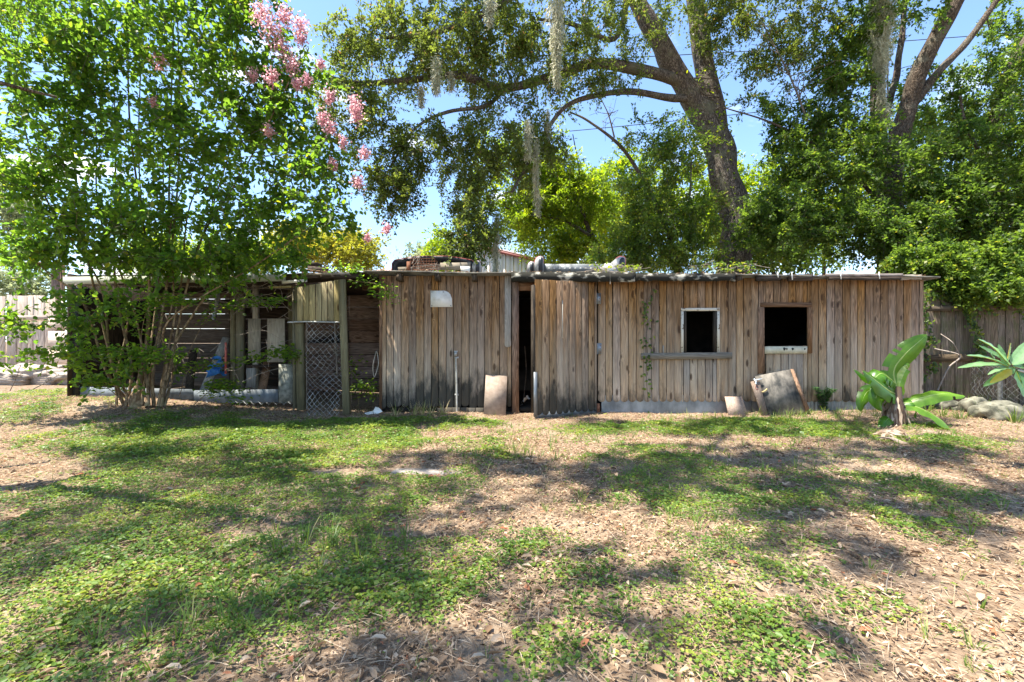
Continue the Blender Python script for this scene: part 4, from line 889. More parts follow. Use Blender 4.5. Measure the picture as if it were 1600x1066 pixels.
vine('creeper', [(1490, 455), (1480, 490), (1495, 530), (1470, 552), (1500, 575), (1470, 600), (1475, 625)], RD - .1, 260, 'leafy creeper hanging over the right fence beside the shed corner', size=.07)
vine('creeper', [(1545, 462), (1552, 480), (1562, 505), (1570, 525), (1575, 548), (1572, 570)], RD - .1, 260, 'leafy creeper hanging on the right fence above the plumeria', size=.07)
mb = MB(); mb.tubes(catmull([(xp(1460, 8.7), 8.7, zp(545, 8.7)), (xp(1500, 8.5), 8.5, zp(556, 8.5)), (xp(1482, 8.5), 8.5, zp(575, 8.5)), (xp(1465, 8.6), 8.6, zp(610, 8.6))]), .014, 5)
mb.tubes(catmull([(xp(1500, 8.5), 8.5, zp(555, 8.5)), (xp(1488, 8.4), 8.4, zp(535, 8.4)), (xp(1470, 8.7), 8.7, zp(522, 8.7))]), .008, 4)
mb.build('loose_vine_stem', M['deadtwig'], None, label='bare looping vine stem in front of the right fence', category='vine')
# low weeds by the fence
for i, (px_, d_, h_, lab) in enumerate(((1448, 8.0, .3, 'small green weed right of the banana trunk'), (1540, 7.7, .32, 'grassy weed between the rocks and the wire fence post'), (1520, 8.4, .35, 'thin weed against the lower right fence'), (1585, 7.0, .35, 'tall weed at the far right beside the wire fence'), (1500, 7.3, .2, 'low weed in front of the small flat rocks'), (1472, 7.5, .22, 'low weed between the banana plant and the rocks'))):
    x = xp(px_, d_); mb = MB(); tuft(mb, x, d_, 40, h_, .10, .45, .009); mb.build('weed', M['grass'], None, (x, d_, 0), label=lab, category='weed', group='weeds by the right fence')

# buried slab, sticks
mb = MB(); x0, y0 = gp(610, 742); x1, y1 = gp(722, 738)
mb.slab([(x0, 4.40, gz(x0, 4.4) + .012), (x1, 4.42, gz(x1, 4.4) + .012), (x1 + .02, 4.58, gz(x1, 4.5) + .012), (x0 + .03, 4.56, gz(x0, 4.5) + .012)], .05, (0, 0, -1)); mb.build('buried_slab', M['slab'], None, label='narrow sandy slab half buried in the yard', category='slab')
x, y = gp(1384, 930); mb = MB(); mb.tubes(catmull([(x, y, 0), (x + .01, y, .09), (x + .02, y - .02, .17)]), [.004] * 13, 4); mb.build('upright_straw', M['deadtwig'], None, label='single pale straw standing upright in the front right of the yard', category='straw')

# ------------------------------------------------------------------ banana plant
def blade(mb, pts, width, n=22, droop=.35, tears=0, val=.5, tip=.25, seed=0, up0=(0, 0, 1), wave=.03):
    """long leaf along the curve pts; width at its broadest"""
    c = catmull(pts, 10); s = np.linspace(0, len(c) - 1, n); c = np.stack([np.interp(s, range(len(c)), c[:, i]) for i in range(3)], 1)
    T = np.gradient(c, axis=0); T /= np.linalg.norm(T, axis=1, keepdims=True); U = np.array(up0, float)
    S = np.cross(T, U); S /= (np.linalg.norm(S, axis=1, keepdims=True) + 1e-9); N = np.cross(S, T); u = np.linspace(0, 1, n)
    w = width / 2 * np.clip(np.minimum((u / .16) ** .6, ((1 - u) / tip) ** .55), 0, 1); w[0] = width * .03
    rr = np.random.RandomState(seed); cols = [-1, -.5, 0, .5, 1]; V = []
    for j, q in enumerate(cols):
        dr = -abs(q) ** 1.5 * droop * w + .10 * w * (abs(q) == .5); wob = wave * np.sin(u * 26 + q * 3 + seed) * abs(q) * (w / width * 2)
        V.append(c + S * (w * q)[:, None] + N * (dr + wob)[:, None])
    V = np.stack(V, 1); fs = []; vals = []
    tear = {(rr.randint(3, n - 3), rr.choice([0, 3])) for _ in range(tears)}
    for i in range(n - 1):
        for j in range(4):
            if (i, j) in tear: continue
            fs.append([i * 5 + j, i * 5 + j + 1, (i + 1) * 5 + j + 1, (i + 1) * 5 + j]); vals.append(np.clip(val + rr.randn() * .03 + .12 * (j in (1, 2)), 0, 1))
    mb.add(V.reshape(-1, 3), np.array(fs), np.array(vals)); mb.tubes(c - N * .004, np.linspace(.011, .003, n) * width / .25, 5, 1.0)
BDp = 7.0
bp = lambda px_, py_, d=BDp: np.array(up(px_, py_, d))
ban = root('banana_plant', bp(1398, 672), 'young banana plant with broad glossy leaves and dry sheathed trunk before the right shed corner', 'banana plant')
tr = catmull([bp(1400, 682), bp(1397, 655), bp(1400, 635), bp(1403, 618), bp(1404, 604)], 6); mb = MB(); mb.tubes(tr, np.interp(np.linspace(0, 1, len(tr)), [0, .4, .7, 1], [.17, .12, .06, .035]), 12); mb.build('trunk', M['deadbanana'], ban)
mb = MB()
for i in range(26):   # dry sheaths hanging round the trunk
    a = R.uniform(-pi, pi); r = R.uniform(.10, .16); z0 = R.uniform(.25, .48); c0 = np.array([tr[8][0] + cos(a) * r * .6, BDp + sin(a) * r * .6, z0]); L = R.uniform(.25, .55)
    blade(mb, [c0, c0 + [cos(a) * .08, sin(a) * .08, -L * .4], c0 + [cos(a) * .10 + R.randn() * .03, sin(a) * .1, -min(L, z0 - .02)]], R.uniform(.03, .08), 7, .6, 0, R.uniform(0, 1), .5, i, (cos(a), sin(a), .2))
mb.build('dry_sheath', M['deadbanana'], ban, kind='stuff')
LV = [([(1402, 610, 0), (1401, 580, .05), (1413, 555, 0), (1430, 535, -.05), (1444, 523, -.05)], .30, .5, (-.2, -1, .35), 3, .42),
      ([(1404, 625, 0), (1403, 600, .02), (1412, 575, 0), (1419, 577, .0)], .17, .85, (-1, -.6, .2), 0, .3),
      ([(1400, 600, 0), (1385, 590, -.05), (1368, 583, -.1), (1352, 592, -.1), (1330, 577, -.05)], .26, .42, (0, -.75, .8), 3, .5),
      ([(1398, 615, 0), (1375, 608, -.15), (1345, 590, -.25), (1325, 578, -.3)], .34, .25, (.1, -.8, .6), 4, .5),
      ([(1400, 628, 0), (1380, 610, -.1), (1362, 604, -.2), (1352, 622, -.2), (1362, 640, -.2)], .24, .15, (-.3, -.8, .3), 2, .5),
      ([(1404, 634, 0), (1425, 622, -.1), (1452, 613, -.2), (1483, 616, -.25)], .25, .7, (0, -.65, .9), 2, .4),
      ([(1405, 632, 0), (1420, 634, -.15), (1440, 650, -.3), (1465, 679, -.35)], .25, .72, (.6, -.7, .75), 2, .4),
      ([(1404, 630, 0), (1418, 628, -.1), (1432, 640, .0), (1436, 655, .05)], .20, .2, (.3, -.7, .6), 0, .5),
      ([(1396, 655, 0), (1380, 652, -.1), (1368, 660, -.15), (1358, 668, -.2)], .16, .35, (0, -.6, .8), 0, .5),
      ([(1397, 640, 0), (1385, 620, .1), (1370, 612, .15), (1355, 628, .1), (1352, 645, .1)], .22, .3, (-.2, -.8, .4), 2, .5)]
for i, (pts, w_, v_, upv, te, tp_) in enumerate(LV):
    mb = MB(); blade(mb, [bp(a, b) + [0, c, 0] for a, b, c in pts], w_, 26, .4, te, v_, tp_, i + 3, upv, .012); mb.build('leaf', M['banana'], ban, smoothf=True)
mb = MB()
for i in range(16):
    c = np.array([*gp(1395 + R.randn() * 16, 683 + R.randn() * 7), .03]); v = np.array([R.randn() * .12, R.randn() * .08, .02]); blade(mb, [c - v, c + [0, 0, .03], c + v], .05, 6, .3, 0, R.uniform(.5, 1), .4, i, (0, 0, 1))
mb.build('dry_banana_leaf', M['deadbanana'], None, kind='stuff', label='dry torn banana leaves lying at the foot of the banana plant', category='dead leaves')

# ------------------------------------------------------------------ plumeria reaching in from the right
PDp = 4.6
pp = lambda px_, py_, dy=0.0: np.array(up(px_, py_, PDp)) + np.array([0, dy, 0])
plu = root('plumeria', (xp(1690, PDp), PDp, 0), 'plumeria branch with long grey-green leaves reaching in from the right edge', 'plant')
mb = MB(); c = catmull([(xp(1690, PDp), PDp, 0), (xp(1680, PDp), PDp, .5), (xp(1640, PDp), PDp, .85), pp(1600, 568)], 8); mb.tubes(c, np.linspace(.03, .016, len(c)), 8)
c = catmull([(xp(1640, PDp), PDp, .85), pp(1610, 585), pp(1588, 578)], 6); mb.tubes(c, .012, 7); mb.build('stem', M['galv_dull'], plu)
def pleaf(a, b, w, v, upv=(0, -.6, 1), bow=.02, dy=(0, 0)):
    p0, p1 = pp(*a, dy[0]), pp(*b, dy[1]); m_ = (p0 + p1) / 2 + np.array([0, 0, bow]); mb = MB(); blade(mb, [p0, m_, p1], w, 24, -.25, 0, v, .45, int(a[0] + b[1]), upv, .0035); mb.build('leaf', M['plumeria'], plu, smoothf=True)
for a, b, w, v, upv, bow, dy in [((1578, 571), (1521, 530), .10, .62, (0, -.6, 1), .04, (0, -.05)), ((1576, 573), (1495, 555), .085, .6, (0, -.4, 1), .03, (0, -.1)), ((1577, 574), (1511, 576), .085, .6, (0, -.5, 1), .03, (0, .1)),
        ((1580, 575), (1519, 584), .05, .65, (0, -.3, 1), .02, (0, -.15)), ((1572, 570), (1560, 538), .05, .7, (-1, -.8, .3), .0, (0, 0)), ((1574, 566), (1588, 536), .06, .7, (1, -.8, .3), .0, (0, .05)),
        ((1582, 570), (1618, 528), .12, .7, (-.5, -.9, .4), .0, (0, 0)), ((1584, 573), (1625, 575), .09, .55, (0, -.5, 1), .0, (0, 0)), ((1588, 580), (1594, 634), .15, .25, (.1, -1, .3), .0, (0, -.1)), ((1581, 578), (1563, 600), .07, 1.1, (-.3, -1, .3), .0, (0, .1)),
        ((1575, 560), (1545, 540), .05, .5, (0, -.9, .5), .0, (.05, .1)), ((1590, 578), (1608, 625), .12, .35, (.4, -1, .3), 0, (0, 0)), ((1560, 566), (1530, 545), .04, .75, (0, -.7, .7), .02, (.02, -.05)), ((1586, 574), (1560, 606), .08, .35, (-.4, -1, .3), 0, (0, .15))]:
    pleaf(a, b, w, v, upv, bow, dy)

# ------------------------------------------------------------------ trees
def make_tree(name, lab, cat, base, limbs, crown, bark, leaf, lspec, twigr=.010, group=None, nleaf=90, spray=.42, droop=.3, seed=1, sides=9, clump=.0, twig_tubes=True, vshift=0.0, hexa=False, step=.30, upn=.55):
    """limbs: [(points, r0, r1)]; crown: [(centre, (rx,ry,rz), clusters)]"""
    global R
    keep = R; R = np.random.RandomState(seed); rr = R
    t = root(name, base, lab, cat, group); nodes = []; rads = []
    for i, (pts, r0, r1) in enumerate(limbs):
        c = catmull(pts, 8); L = np.linspace(0, 1, len(c)); rad = r0 + (r1 - r0) * L ** .85
        if i == 0: rad = rad * (1 + .35 * np.exp(-L * 14))
        rad = rad * (1 + .05 * np.sin(L * 30 + i))
        c = c + np.stack([vnoise(L * 9 + i * 7, L * 0, 61) - .5, vnoise(L * 9 + i * 7, L * 0 + 3, 62) - .5, L * 0], 1) * (rad * .5)[:, None]
        mb = MB(); mb.tubes(c, rad, sides if r0 > .06 else 6, cap=True); mb.build('trunk' if i == 0 else 'limb', M[bark], t, smoothf=True)
        nodes.append(c); rads.append(rad)
    N = np.vstack(nodes); Rd = np.concatenate(rads); cen = []
    for (c, r, n) in crown:
        v = rr.randn(n, 3); v /= np.linalg.norm(v, axis=1, keepdims=True); cen.append(np.array(c) + v * (rr.rand(n, 1) ** .42) * np.array(r))
    C = np.vstack(cen)
    if twig_tubes:
        dmin = np.array([np.min(((N - c) ** 2).sum(1)) for c in C]); C = C[np.argsort(dmin)]; by = {}
        for c in C:
            j = np.argmin(((N - c) ** 2).sum(1)); p = N[j]; L = np.linalg.norm(c - p); K = 5
            r0 = min(Rd[j] * .6, twigr * (.6 + .8 * L)); tt = np.linspace(0, 1, K)[:, None]
            P = p + (c - p) * tt + np.sin(tt * pi) * np.array([rr.randn() * .06, rr.randn() * .06, .10]) * L; rad = np.linspace(r0, max(r0 * .35, .003), K)
            by.setdefault(0, []).append((P, rad)); N = np.vstack([N, P[1:]]); Rd = np.concatenate([Rd, rad[1:]])
        mb = MB(); mb.tubes(np.stack([a for a, _ in by[0]]), np.stack([b for _, b in by[0]]), 5)
        mb.build('twigs', M[bark] if bark == 'myrtlebark' else M['twig'], t, kind='stuff')
    n = len(C); k = 6; m = max(3, nleaf // k)
    D = rr.randn(n, k, 3); D[..., 2] -= droop; D /= np.linalg.norm(D, axis=2, keepdims=True); L = spray * rr.uniform(.6, 1.25, (n, k, 1))
    tt = rr.rand(n, k, m, 1); P = C[:, None, None] + D[:, :, None] * L[:, :, None] * tt + np.array([0, 0, -1]) * (tt ** 2) * spray * droop * .8 + rr.randn(n, k, m, 3) * spray * .085
    ld = D[:, :, None] * .7 + rr.randn(n, k, m, 3) * .65; cv = rr.rand(n, 1, 1) * .3 + rr.rand(n, k, 1) * .12
    val = np.clip(cv + rr.rand(n, k, m) * .42 + .06 + vshift, 0, .95); val[rr.rand(n, k, m) < .02] = 1
    P = P.reshape(-1, 3); ld = ld.reshape(-1, 3); val = val.reshape(-1); q = len(P)
    Nn = rr.randn(q, 3) * upn; Nn[:, 2] += 1; l, w = lspec; sc = rr.uniform(.7, 1.2, q)
    mb = MB(); mb.leaves(P, ld, Nn, l * sc, w * sc, val, hexa); mb.build('crown', M[leaf], t)
    if twig_tubes and spray > .3:
        P2 = C[:, None, None] + D[:, :, None] * L[:, :, None] * np.linspace(0, 1, 3)[None, None, :, None] + np.array([0, 0, -1]) * (np.linspace(0, 1, 3)[None, None, :, None] ** 2) * spray * droop * .8
        mb = MB(); mb.tubes(P2.reshape(-1, 3, 3), np.broadcast_to([.004, .003, .0015], (n * k, 3)), 3); mb.build('shoots', M['twig'], t, kind='stuff')
    R = keep; return t, N, C

def E(px_, py_, d, rx, ry, n, rd=None):
    """crown lobe from picture size (pixels) and distance; depth radius rd in metres"""
    return (np.array(up(px_, py_, d)), (rx / F * d, rd if rd else max(rx, ry) / F * d * .8, ry / F * d), n)
def PL(*pts): return [np.array(up(*p)) for p in pts]

# live oak behind the shed
OD = 13.0
oak_limbs = [(PL((1150, 640, OD), (1150, 400, OD), (1138, 300, OD), (1112, 210, OD), (1080, 150, OD)), .46, .36),
             (PL((1086, 165, OD), (1050, 105, OD - .3), (1020, 50, OD - .6), (985, -15, OD - .8), (930, -110, OD - 1.4), (850, -220, OD - 2)), .33, .15),
             (PL((1118, 230, OD), (1108, 150, OD), (1092, 60, OD + .1), (1080, -40, OD), (1100, -180, OD - .4), (1160, -320, OD - 1)), .36, .14),
             (PL((1056, 125, OD - .3), (1010, 112, OD - .8), (930, 100, OD - 1.4), (870, 118, OD - 1.8), (790, 138, OD - 2.3), (715, 118, OD - 2.8), (640, 126, OD - 3.2), (560, 130, OD - 3.5), (505, 118, OD - 3.6)), .17, .035),
             (PL((1070, 155, OD - .2), (1040, 152, OD - .5), (985, 143, OD - .9), (930, 150, OD - 1.3), (880, 170, OD - 1.6), (840, 230, OD - 2), (800, 300, OD - 2.5)), .11, .03),
             (PL((790, 138, OD - 2.3), (760, 165, OD - 2.6), (700, 175, OD - 3.0), (650, 200, OD - 3.3), (610, 260, OD - 3.6)), .06, .02),
             (PL((930, -110, OD - 1.4), (850, -40, OD - 2.6), (760, 20, OD - 3.2), (680, 50, OD - 3.6), (600, 60, OD - 3.8)), .12, .03),
             (PL((985, -15, OD - .8), (960, 60, OD - 1.4), (900, 40, OD - 2.2), (840, 30, OD - 2.8)), .09, .03),
             (PL((1092, 60, OD + .1), (1130, 20, OD - .5), (1190, -10, OD - 1.2), (1260, -10, OD - 2)), .10, .03),
             ([up(930, -110, OD - 1.4), (.6, 8.5, 11.4), (-.6, 6.0, 10.8), (-2.2, 3.4, 9.8)], .09, .03),
             ([up(1100, -180, OD - .4), (2.6, 9.5, 12.2), (1.2, 6.5, 11.2), (.2, 3.4, 10.2)], .09, .03)]
oak_crown = [E(610, 80, 9.6, 110, 60, 60), E(560, 170, 9.5, 80, 50, 32), E(615, 290, 9.4, 55, 42, 26), E(590, 230, 9.4, 45, 45, 14), E(660, 230, 9.5, 45, 45, 20), E(720, 50, 10, 120, 70, 75), E(860, 50, 10.6, 120, 70, 60),
             E(735, 250, 10.2, 55, 70, 45), E(745, 340, 9.8, 38, 60, 36), E(722, 385, 9.4, 24, 32, 18), E(820, 235, 10.6, 70, 50, 38), E(800, 160, 10.6, 90, 40, 26), E(960, 60, 11.4, 80, 80, 26), E(900, 130, 11.6, 60, 50, 14),
             E(1190, 20, 11.6, 120, 50, 55), E(1240, 70, 11.4, 70, 60, 30), E(1180, 100, 12.2, 60, 70, 14), E(1120, 10, 12.2, 60, 50, 14), E(1040, 20, 12.6, 60, 40, 12), E(840, -160, 10, 380, 130, 150, 2.2), E(1180, -200, 11, 260, 140, 100, 2.2),
             E(1120, 340, 12.6, 25, 60, 6), E(780, 90, 10.6, 90, 40, 22),
             ((-4.2, 3.9, 9.6), (.9, .5, .6), 20), ((-2.4, 3.4, 9.6), (1.4, .8, .6), 36), ((-.9, 2.7, 9.8), (1.2, .8, .6), 30), ((.4, 2.4, 9.8), (1.3, .6, .6), 25), ((-1.2, 4.0, 10.2), (1.2, .5, .6), 24), ((.6, 4.1, 10.6), (1.2, .5, .6), 24), ((1.2, 6.2, 11.2), (2.2, .7, .7), 22), ((-2.2, 6.0, 11.0), (1.6, .6, .7), 14), ((-2.5, 1.6, 10.2), (3.6, 1.6, .8), 34), ((.5, 4.6, 10.6), (3.6, 2.2, .8), 40)]
oak, oakN, oakC = make_tree('live_oak', 'huge live oak with forked grey trunk and sweeping mossy limbs behind the shed', 'oak tree', (up(1150, 640, OD)[0], OD, 0), oak_limbs, oak_crown, 'oakbark', 'oakleaf', (.085, .042), .014, None, 150, .42, .35, 11, 12)

def trunk_vine(N, zlo, zhi, x0, x1, n, rad, lab, mat='limeleaf', size=.10):
    P = N[(N[:, 2] > zlo) & (N[:, 2] < zhi) & (N[:, 0] > x0) & (N[:, 0] < x1)]
    k = P[R.randint(0, len(P), n)]; clump = vnoise(k[:, 2] * 1.3, k[:, 0] * 2, 71); k = k[clump > .42]; n = len(k); a = R.rand(n) * 2 * pi; rr_ = rad * R.uniform(.9, 1.25, n)
    Q = k + np.stack([np.cos(a) * rr_, np.sin(a) * rr_, R.randn(n) * .15], 1); t = root('trunk_vine', (k[:, 0].mean(), k[:, 1].mean(), 0), lab, 'vine'); mb = MB()
    mb.leaves(Q, np.stack([np.cos(a), np.sin(a), R.randn(n) * .6 - .4], 1) + R.randn(n, 3) * .4, unit_up(n, .7), size * R.uniform(.6, 1.1, n), size * .7, R.rand(n), True); mb.build('foliage', M[mat], t)
    mb = MB(); s_ = P[np.argsort(P[:, 2])]; mb.tubes(s_[::max(1, len(s_) // 30)] + [rad * .3, -rad, 0], .02, 5); mb.build('stem', M['twig'], t)
onodes = np.vstack([catmull(p_, 12) for p_, _, _ in oak_limbs[:3]])
trunk_vine(onodes, 2.5, 8.6, 3.5, 7.5, 900, .40, 'light green vine climbing the forked oak trunk')
# right-hand trees
r1_limbs = [(PL((1385, 640, 12), (1386, 420, 12), (1388, 320, 12), (1388, 262, 11.9)), .30, .27),
            (PL((1386, 285, 12), (1405, 215, 11.8), (1428, 130, 11.5), (1470, 45, 11.2), (1505, -20, 11), (1560, -130, 10.5)), .24, .14),
            (PL((1428, 160, 11.6), (1468, 110, 11.5), (1515, 60, 11.4), (1565, -10, 11.2)), .11, .06),
            (PL((1395, 330, 12), (1376, 240, 12.2), (1371, 130, 12.2), (1373, 0, 12), (1380, -120, 11.8)), .19, .12),
            (PL((1376, 200, 12.2), (1400, 120, 12.4), (1412, 30, 12.4), (1418, -60, 12.4)), .10, .05),
            (PL((1386, 330, 12), (1330, 270, 11.6), (1270, 225, 11.4), (1200, 190, 11.2), (1130, 168, 11)), .06, .012),
            (PL((1376, 100, 12.2), (1330, 80, 11.8), (1290, 110, 11.4), (1240, 150, 11.2)), .05, .012)]
r1_crown = [E(1300, 260, 11, 90, 60, 50), E(1250, 340, 10.8, 75, 55, 55), E(1350, 350, 10.6, 80, 55, 60), E(1330, 60, 11.2, 60, 60, 30), E(1310, 160, 11.2, 50, 60, 28), E(1450, 250, 10.4, 70, 50, 28), E(1240, 250, 11.2, 50, 50, 22), E(1370, 30, 12.5, 60, 60, 22), E(1480, -60, 10, 160, 60, 60, 1.6),
            E(1420, 370, 10.2, 70, 45, 60), E(1190, 360, 11.2, 45, 45, 30), E(1450, 170, 12.3, 70, 70, 34), E(1230, 190, 11.6, 60, 50, 26), E(1310, 110, 11.4, 50, 50, 22), E(1330, 210, 11.2, 60, 50, 30), E(1560, 60, 12.3, 50, 60, 26)]
make_tree('camphor_tree', 'leaning brown-trunked tree forking low above the right part of the shed roof', 'tree', (xp(1385, 12), 12, 0), r1_limbs, r1_crown, 'bark', 'rightleaf', (.085, .050), .012, None, 150, .40, .25, 12, 11)
r2_limbs = [(PL((1500, 640, 11.4), (1512, 430, 11.2), (1535, 350, 11.2), (1545, 240, 11.2), (1575, 120, 11.2), (1620, 40, 11), (1680, -60, 11)), .20, .12),
            (PL((1520, 400, 11.3), (1490, 360, 11), (1450, 330, 10.8), (1430, 300, 10.6)), .07, .02), (PL((1545, 260, 11.2), (1510, 200, 10.8), (1500, 150, 10.6)), .06, .02)]
r2_crown = [E(1530, 330, 10.2, 80, 70, 70), E(1560, 220, 10.2, 70, 70, 44), E(1480, 320, 10.2, 60, 60, 45), E(1590, 120, 10.6, 45, 60, 26), E(1620, 280, 9.6, 60, 150, 60), E(1520, 150, 11.6, 50, 50, 14)]
make_tree('laurel_tree', 'dark leafy tree filling the sky above the right fence', 'tree', (xp(1500, 11.4), 11.4, 0), r2_limbs, r2_crown, 'bark', 'rightleaf', (.085, .050), .012, None, 150, .40, .25, 13)
r3_limbs = [(PL((1620, 640, 9.6), (1600, 500, 9.6), (1570, 430, 9.5), (1540, 400, 9.4)), .09, .04)]
r3_crown = [E(1480, 410, 9.1, 60, 30, 60), E(1425, 405, 9.3, 35, 20, 22), E(1550, 410, 9.0, 50, 34, 60), E(1600, 400, 8.9, 40, 50, 46), E(1530, 445, 8.8, 55, 22, 40), E(1590, 445, 8.7, 30, 22, 22), E(1470, 440, 8.9, 18, 16, 10)]
make_tree('overhanging_shrub', 'dense green shrub spilling over the top of the right fence', 'shrub', (xp(1620, 9.6), 9.6, 0), r3_limbs, r3_crown, 'bark', 'rightleaf', (.075, .048), .008, None, 150, .30, .35, 14, vshift=.08)

trunk_vine(np.vstack([catmull(p_, 12) for p_, _, _ in (r1_limbs[0], r1_limbs[3])]), 2.6, 9.5, 9, 11, 900, .24, 'green vine covering the straight trunk under the long moss column', 'rightleaf', .09)
trunk_vine(catmull(r2_limbs[0][0], 12), 2.6, 8.5, 10, 14, 900, .20, 'green vine wrapped round the leaning trunk at the far right', 'rightleaf', .09)
# smaller trees behind the shed
make_tree('curved_tree', 'slender curved dark-stemmed tree behind the silver panel', 'tree', (xp(948, 15), 15, 0), [(PL((960, 640, 15), (945, 430, 15), (925, 370, 15), (900, 310, 15), (872, 250, 14.8)), .14, .04), (PL((925, 370, 15), (880, 345, 14.6), (830, 335, 14.3), (790, 325, 14)), .06, .02), (PL((900, 310, 15), (905, 270, 14.6), (895, 210, 14.4)), .04, .015)],
          [E(850, 250, 14.5, 55, 40, 26), E(830, 330, 14.2, 60, 45, 40), E(895, 300, 14.8, 50, 50, 30), E(890, 390, 15.2, 50, 30, 46), E(930, 320, 15.5, 60, 60, 60), E(790, 270, 14.2, 60, 60, 46), E(860, 300, 14.6, 60, 50, 50)], 'bark', 'limeleaf', (.11, .055), .012, None, 130, .55, .2, 15)
make_tree('cherry_laurel', 'bright green bushy tree left of the big oak trunk', 'tree', (xp(1062, 12.2), 12.2, 0), [(PL((1068, 640, 12.2), (1060, 430, 12.2), (1045, 370, 12.2), (1010, 290, 12.1), (970, 230, 12.0), (920, 190, 12), (890, 175, 12)), .10, .02), (PL((1045, 370, 12.2), (1075, 320, 12), (1080, 250, 12)), .05, .02)],
          [E(1045, 235, 12, 75, 60, 64), E(1000, 330, 12, 65, 60, 60), E(1070, 340, 12, 50, 60, 46), E(1050, 400, 12, 80, 28, 50), E(970, 395, 12.2, 50, 28, 34)], 'bark', 'rightleaf', (.085, .045), .012, None, 130, .42, .2, 16, vshift=.2)
for i, (px_, py_, d_, rx, ry, n_, mt, lab) in enumerate([(1010, 330, 20, 110, 95, 190, 'limeleaf', 'lime green tree in the second row behind the bushy green tree'), (1150, 340, 19, 80, 80, 120, 'limeleaf', 'lime green tree behind the big oak trunk'), (1280, 310, 18, 110, 120, 130, 'limeleaf', 'mid green tree behind the leaning brown-trunked tree'),
        (1440, 290, 18, 100, 140, 130, 'rightleaf', 'mid green tree far behind the shed\'s right end'), (1580, 300, 17, 90, 150, 110, 'rightleaf', 'mid green tree behind the right fence at the frame edge'), (890, 345, 22, 105, 70, 170, 'limeleaf', 'yellow-green tree above the silver panel'), (695, 395, 19, 35, 28, 26, 'limeleaf', 'small yellow-green treetop above the black truck cap'), (1200, 390, 15, 90, 32, 60, 'rightleaf', 'low green bush along the back of the shed right of the oak trunk')]):
    make_tree('backyard_tree', lab, 'tree', (xp(px_, d_), d_, 0), [([(xp(px_, d_), d_, 0), (xp(px_, d_) + .2, d_, zp(450, d_)), (xp(px_, d_), d_, zp(py_, d_))], .14, .03)], [E(px_, py_, d_, rx, ry, n_, 1.6)], 'bark', mt, (.16, .085), .016, 'trees growing behind the shed', 110, .75, .15, 30 + i)
for i, (px_, py_, d_, rx, ry, n_, mt, lab) in enumerate([(548, 392, 30, 55, 28, 80, 'yellowleaf', 'distant yellow-green tree left of the black truck cap'), (470, 380, 30, 50, 34, 70, 'yellowleaf', 'distant yellow-green tree above the wire pen roof'), (380, 400, 28, 60, 26, 60, 'limeleaf', 'distant lime tree seen through the myrtle stems'), (250, 395, 30, 80, 32, 60, 'limeleaf', 'distant low lime tree behind the myrtle clump'),
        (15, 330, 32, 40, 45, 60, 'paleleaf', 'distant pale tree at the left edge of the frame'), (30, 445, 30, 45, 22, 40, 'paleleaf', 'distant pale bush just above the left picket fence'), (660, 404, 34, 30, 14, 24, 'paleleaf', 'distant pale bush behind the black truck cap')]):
    make_tree('distant_tree', lab, 'tree', (xp(px_, d_), d_, 0), [([(xp(px_, d_), d_, 0), (xp(px_, d_) + .2, d_, zp(480, d_)), (xp(px_, d_), d_, zp(py_, d_))], .2, .04)], [E(px_, py_, d_, rx, ry, n_, 2.0)], 'bark', mt, (.24, .13), .02, 'distant trees beyond the yard', 100, 1.0, .1, 50 + i)

# crepe myrtle: many stems from one stump
MDp = 7.75
mx, my = xp(212, MDp), MDp; mz = float(gz(mx, my))
stems = []; rs = np.random.RandomState(5)
for (bx, a, b) in [(222 + (q0 - 218) * 1.5, (225 + (q1[0] - 225) * .80, q1[1] + 5, q1[2]), q2) for (q0, q1, q2) in [(225, (180, 470, 7.6), (150, 200, 7.2)), (195, (165, 470, 7.7), (60, 240, 6.9)), (205, (175, 440, 7.8), (178, 120, 7.6)), (214, (212, 440, 7.6), (222, 60, 7.4)), (220, (235, 440, 7.9), (250, 150, 7.6)), (225, (252, 440, 7.6), (272, 20, 7.2)),
                   (228, (272, 430, 7.6), (276, -40, 7.2)), (232, (300, 440, 7.7), (350, 220, 7.2)), (236, (330, 470, 7.7), (440, 300, 7.1)), (232, (322, 430, 7.5), (400, 100, 7.0)), (215, (232, 420, 7.4), (200, -30, 6.9)), (238, (300, 500, 7.6), (520, 330, 6.8)),
                   (200, (130, 440, 7.5), (20, 120, 6.5)), (200, (120, 470, 7.4), (-30, 330, 6.6)), (230, (310, 380, 7.4), (470, 90, 6.9)), (222, (268, 460, 7.5), (300, 260, 6.9)), (196, (110, 380, 7.6), (90, 30, 7.0))]]:
    p0 = np.array([xp(bx, MDp) + rs.randn() * .05, MDp + rs.randn() * .07, mz + .02]); p1 = np.array(up(bx + (a[0] - bx) * .35, 575, MDp)); pts = [p0, p1 + [rs.randn() * .05, rs.randn() * .08, rs.randn() * .1], np.array(up(*a)) + [0, rs.randn() * .15, 0], (np.array(up(*a)) + np.array(up(*b))) / 2 + rs.randn(3) * .1, np.array(up(*b))]
    stems.append((pts, rs.uniform(.019, .034), .008))
stems.insert(0, ([(mx, my, mz - .05), (mx + .02, my, mz + .2), (mx + .06, my + .03, mz + .42), (mx + .10, my + .05, mz + 1.0)], .13, .022))
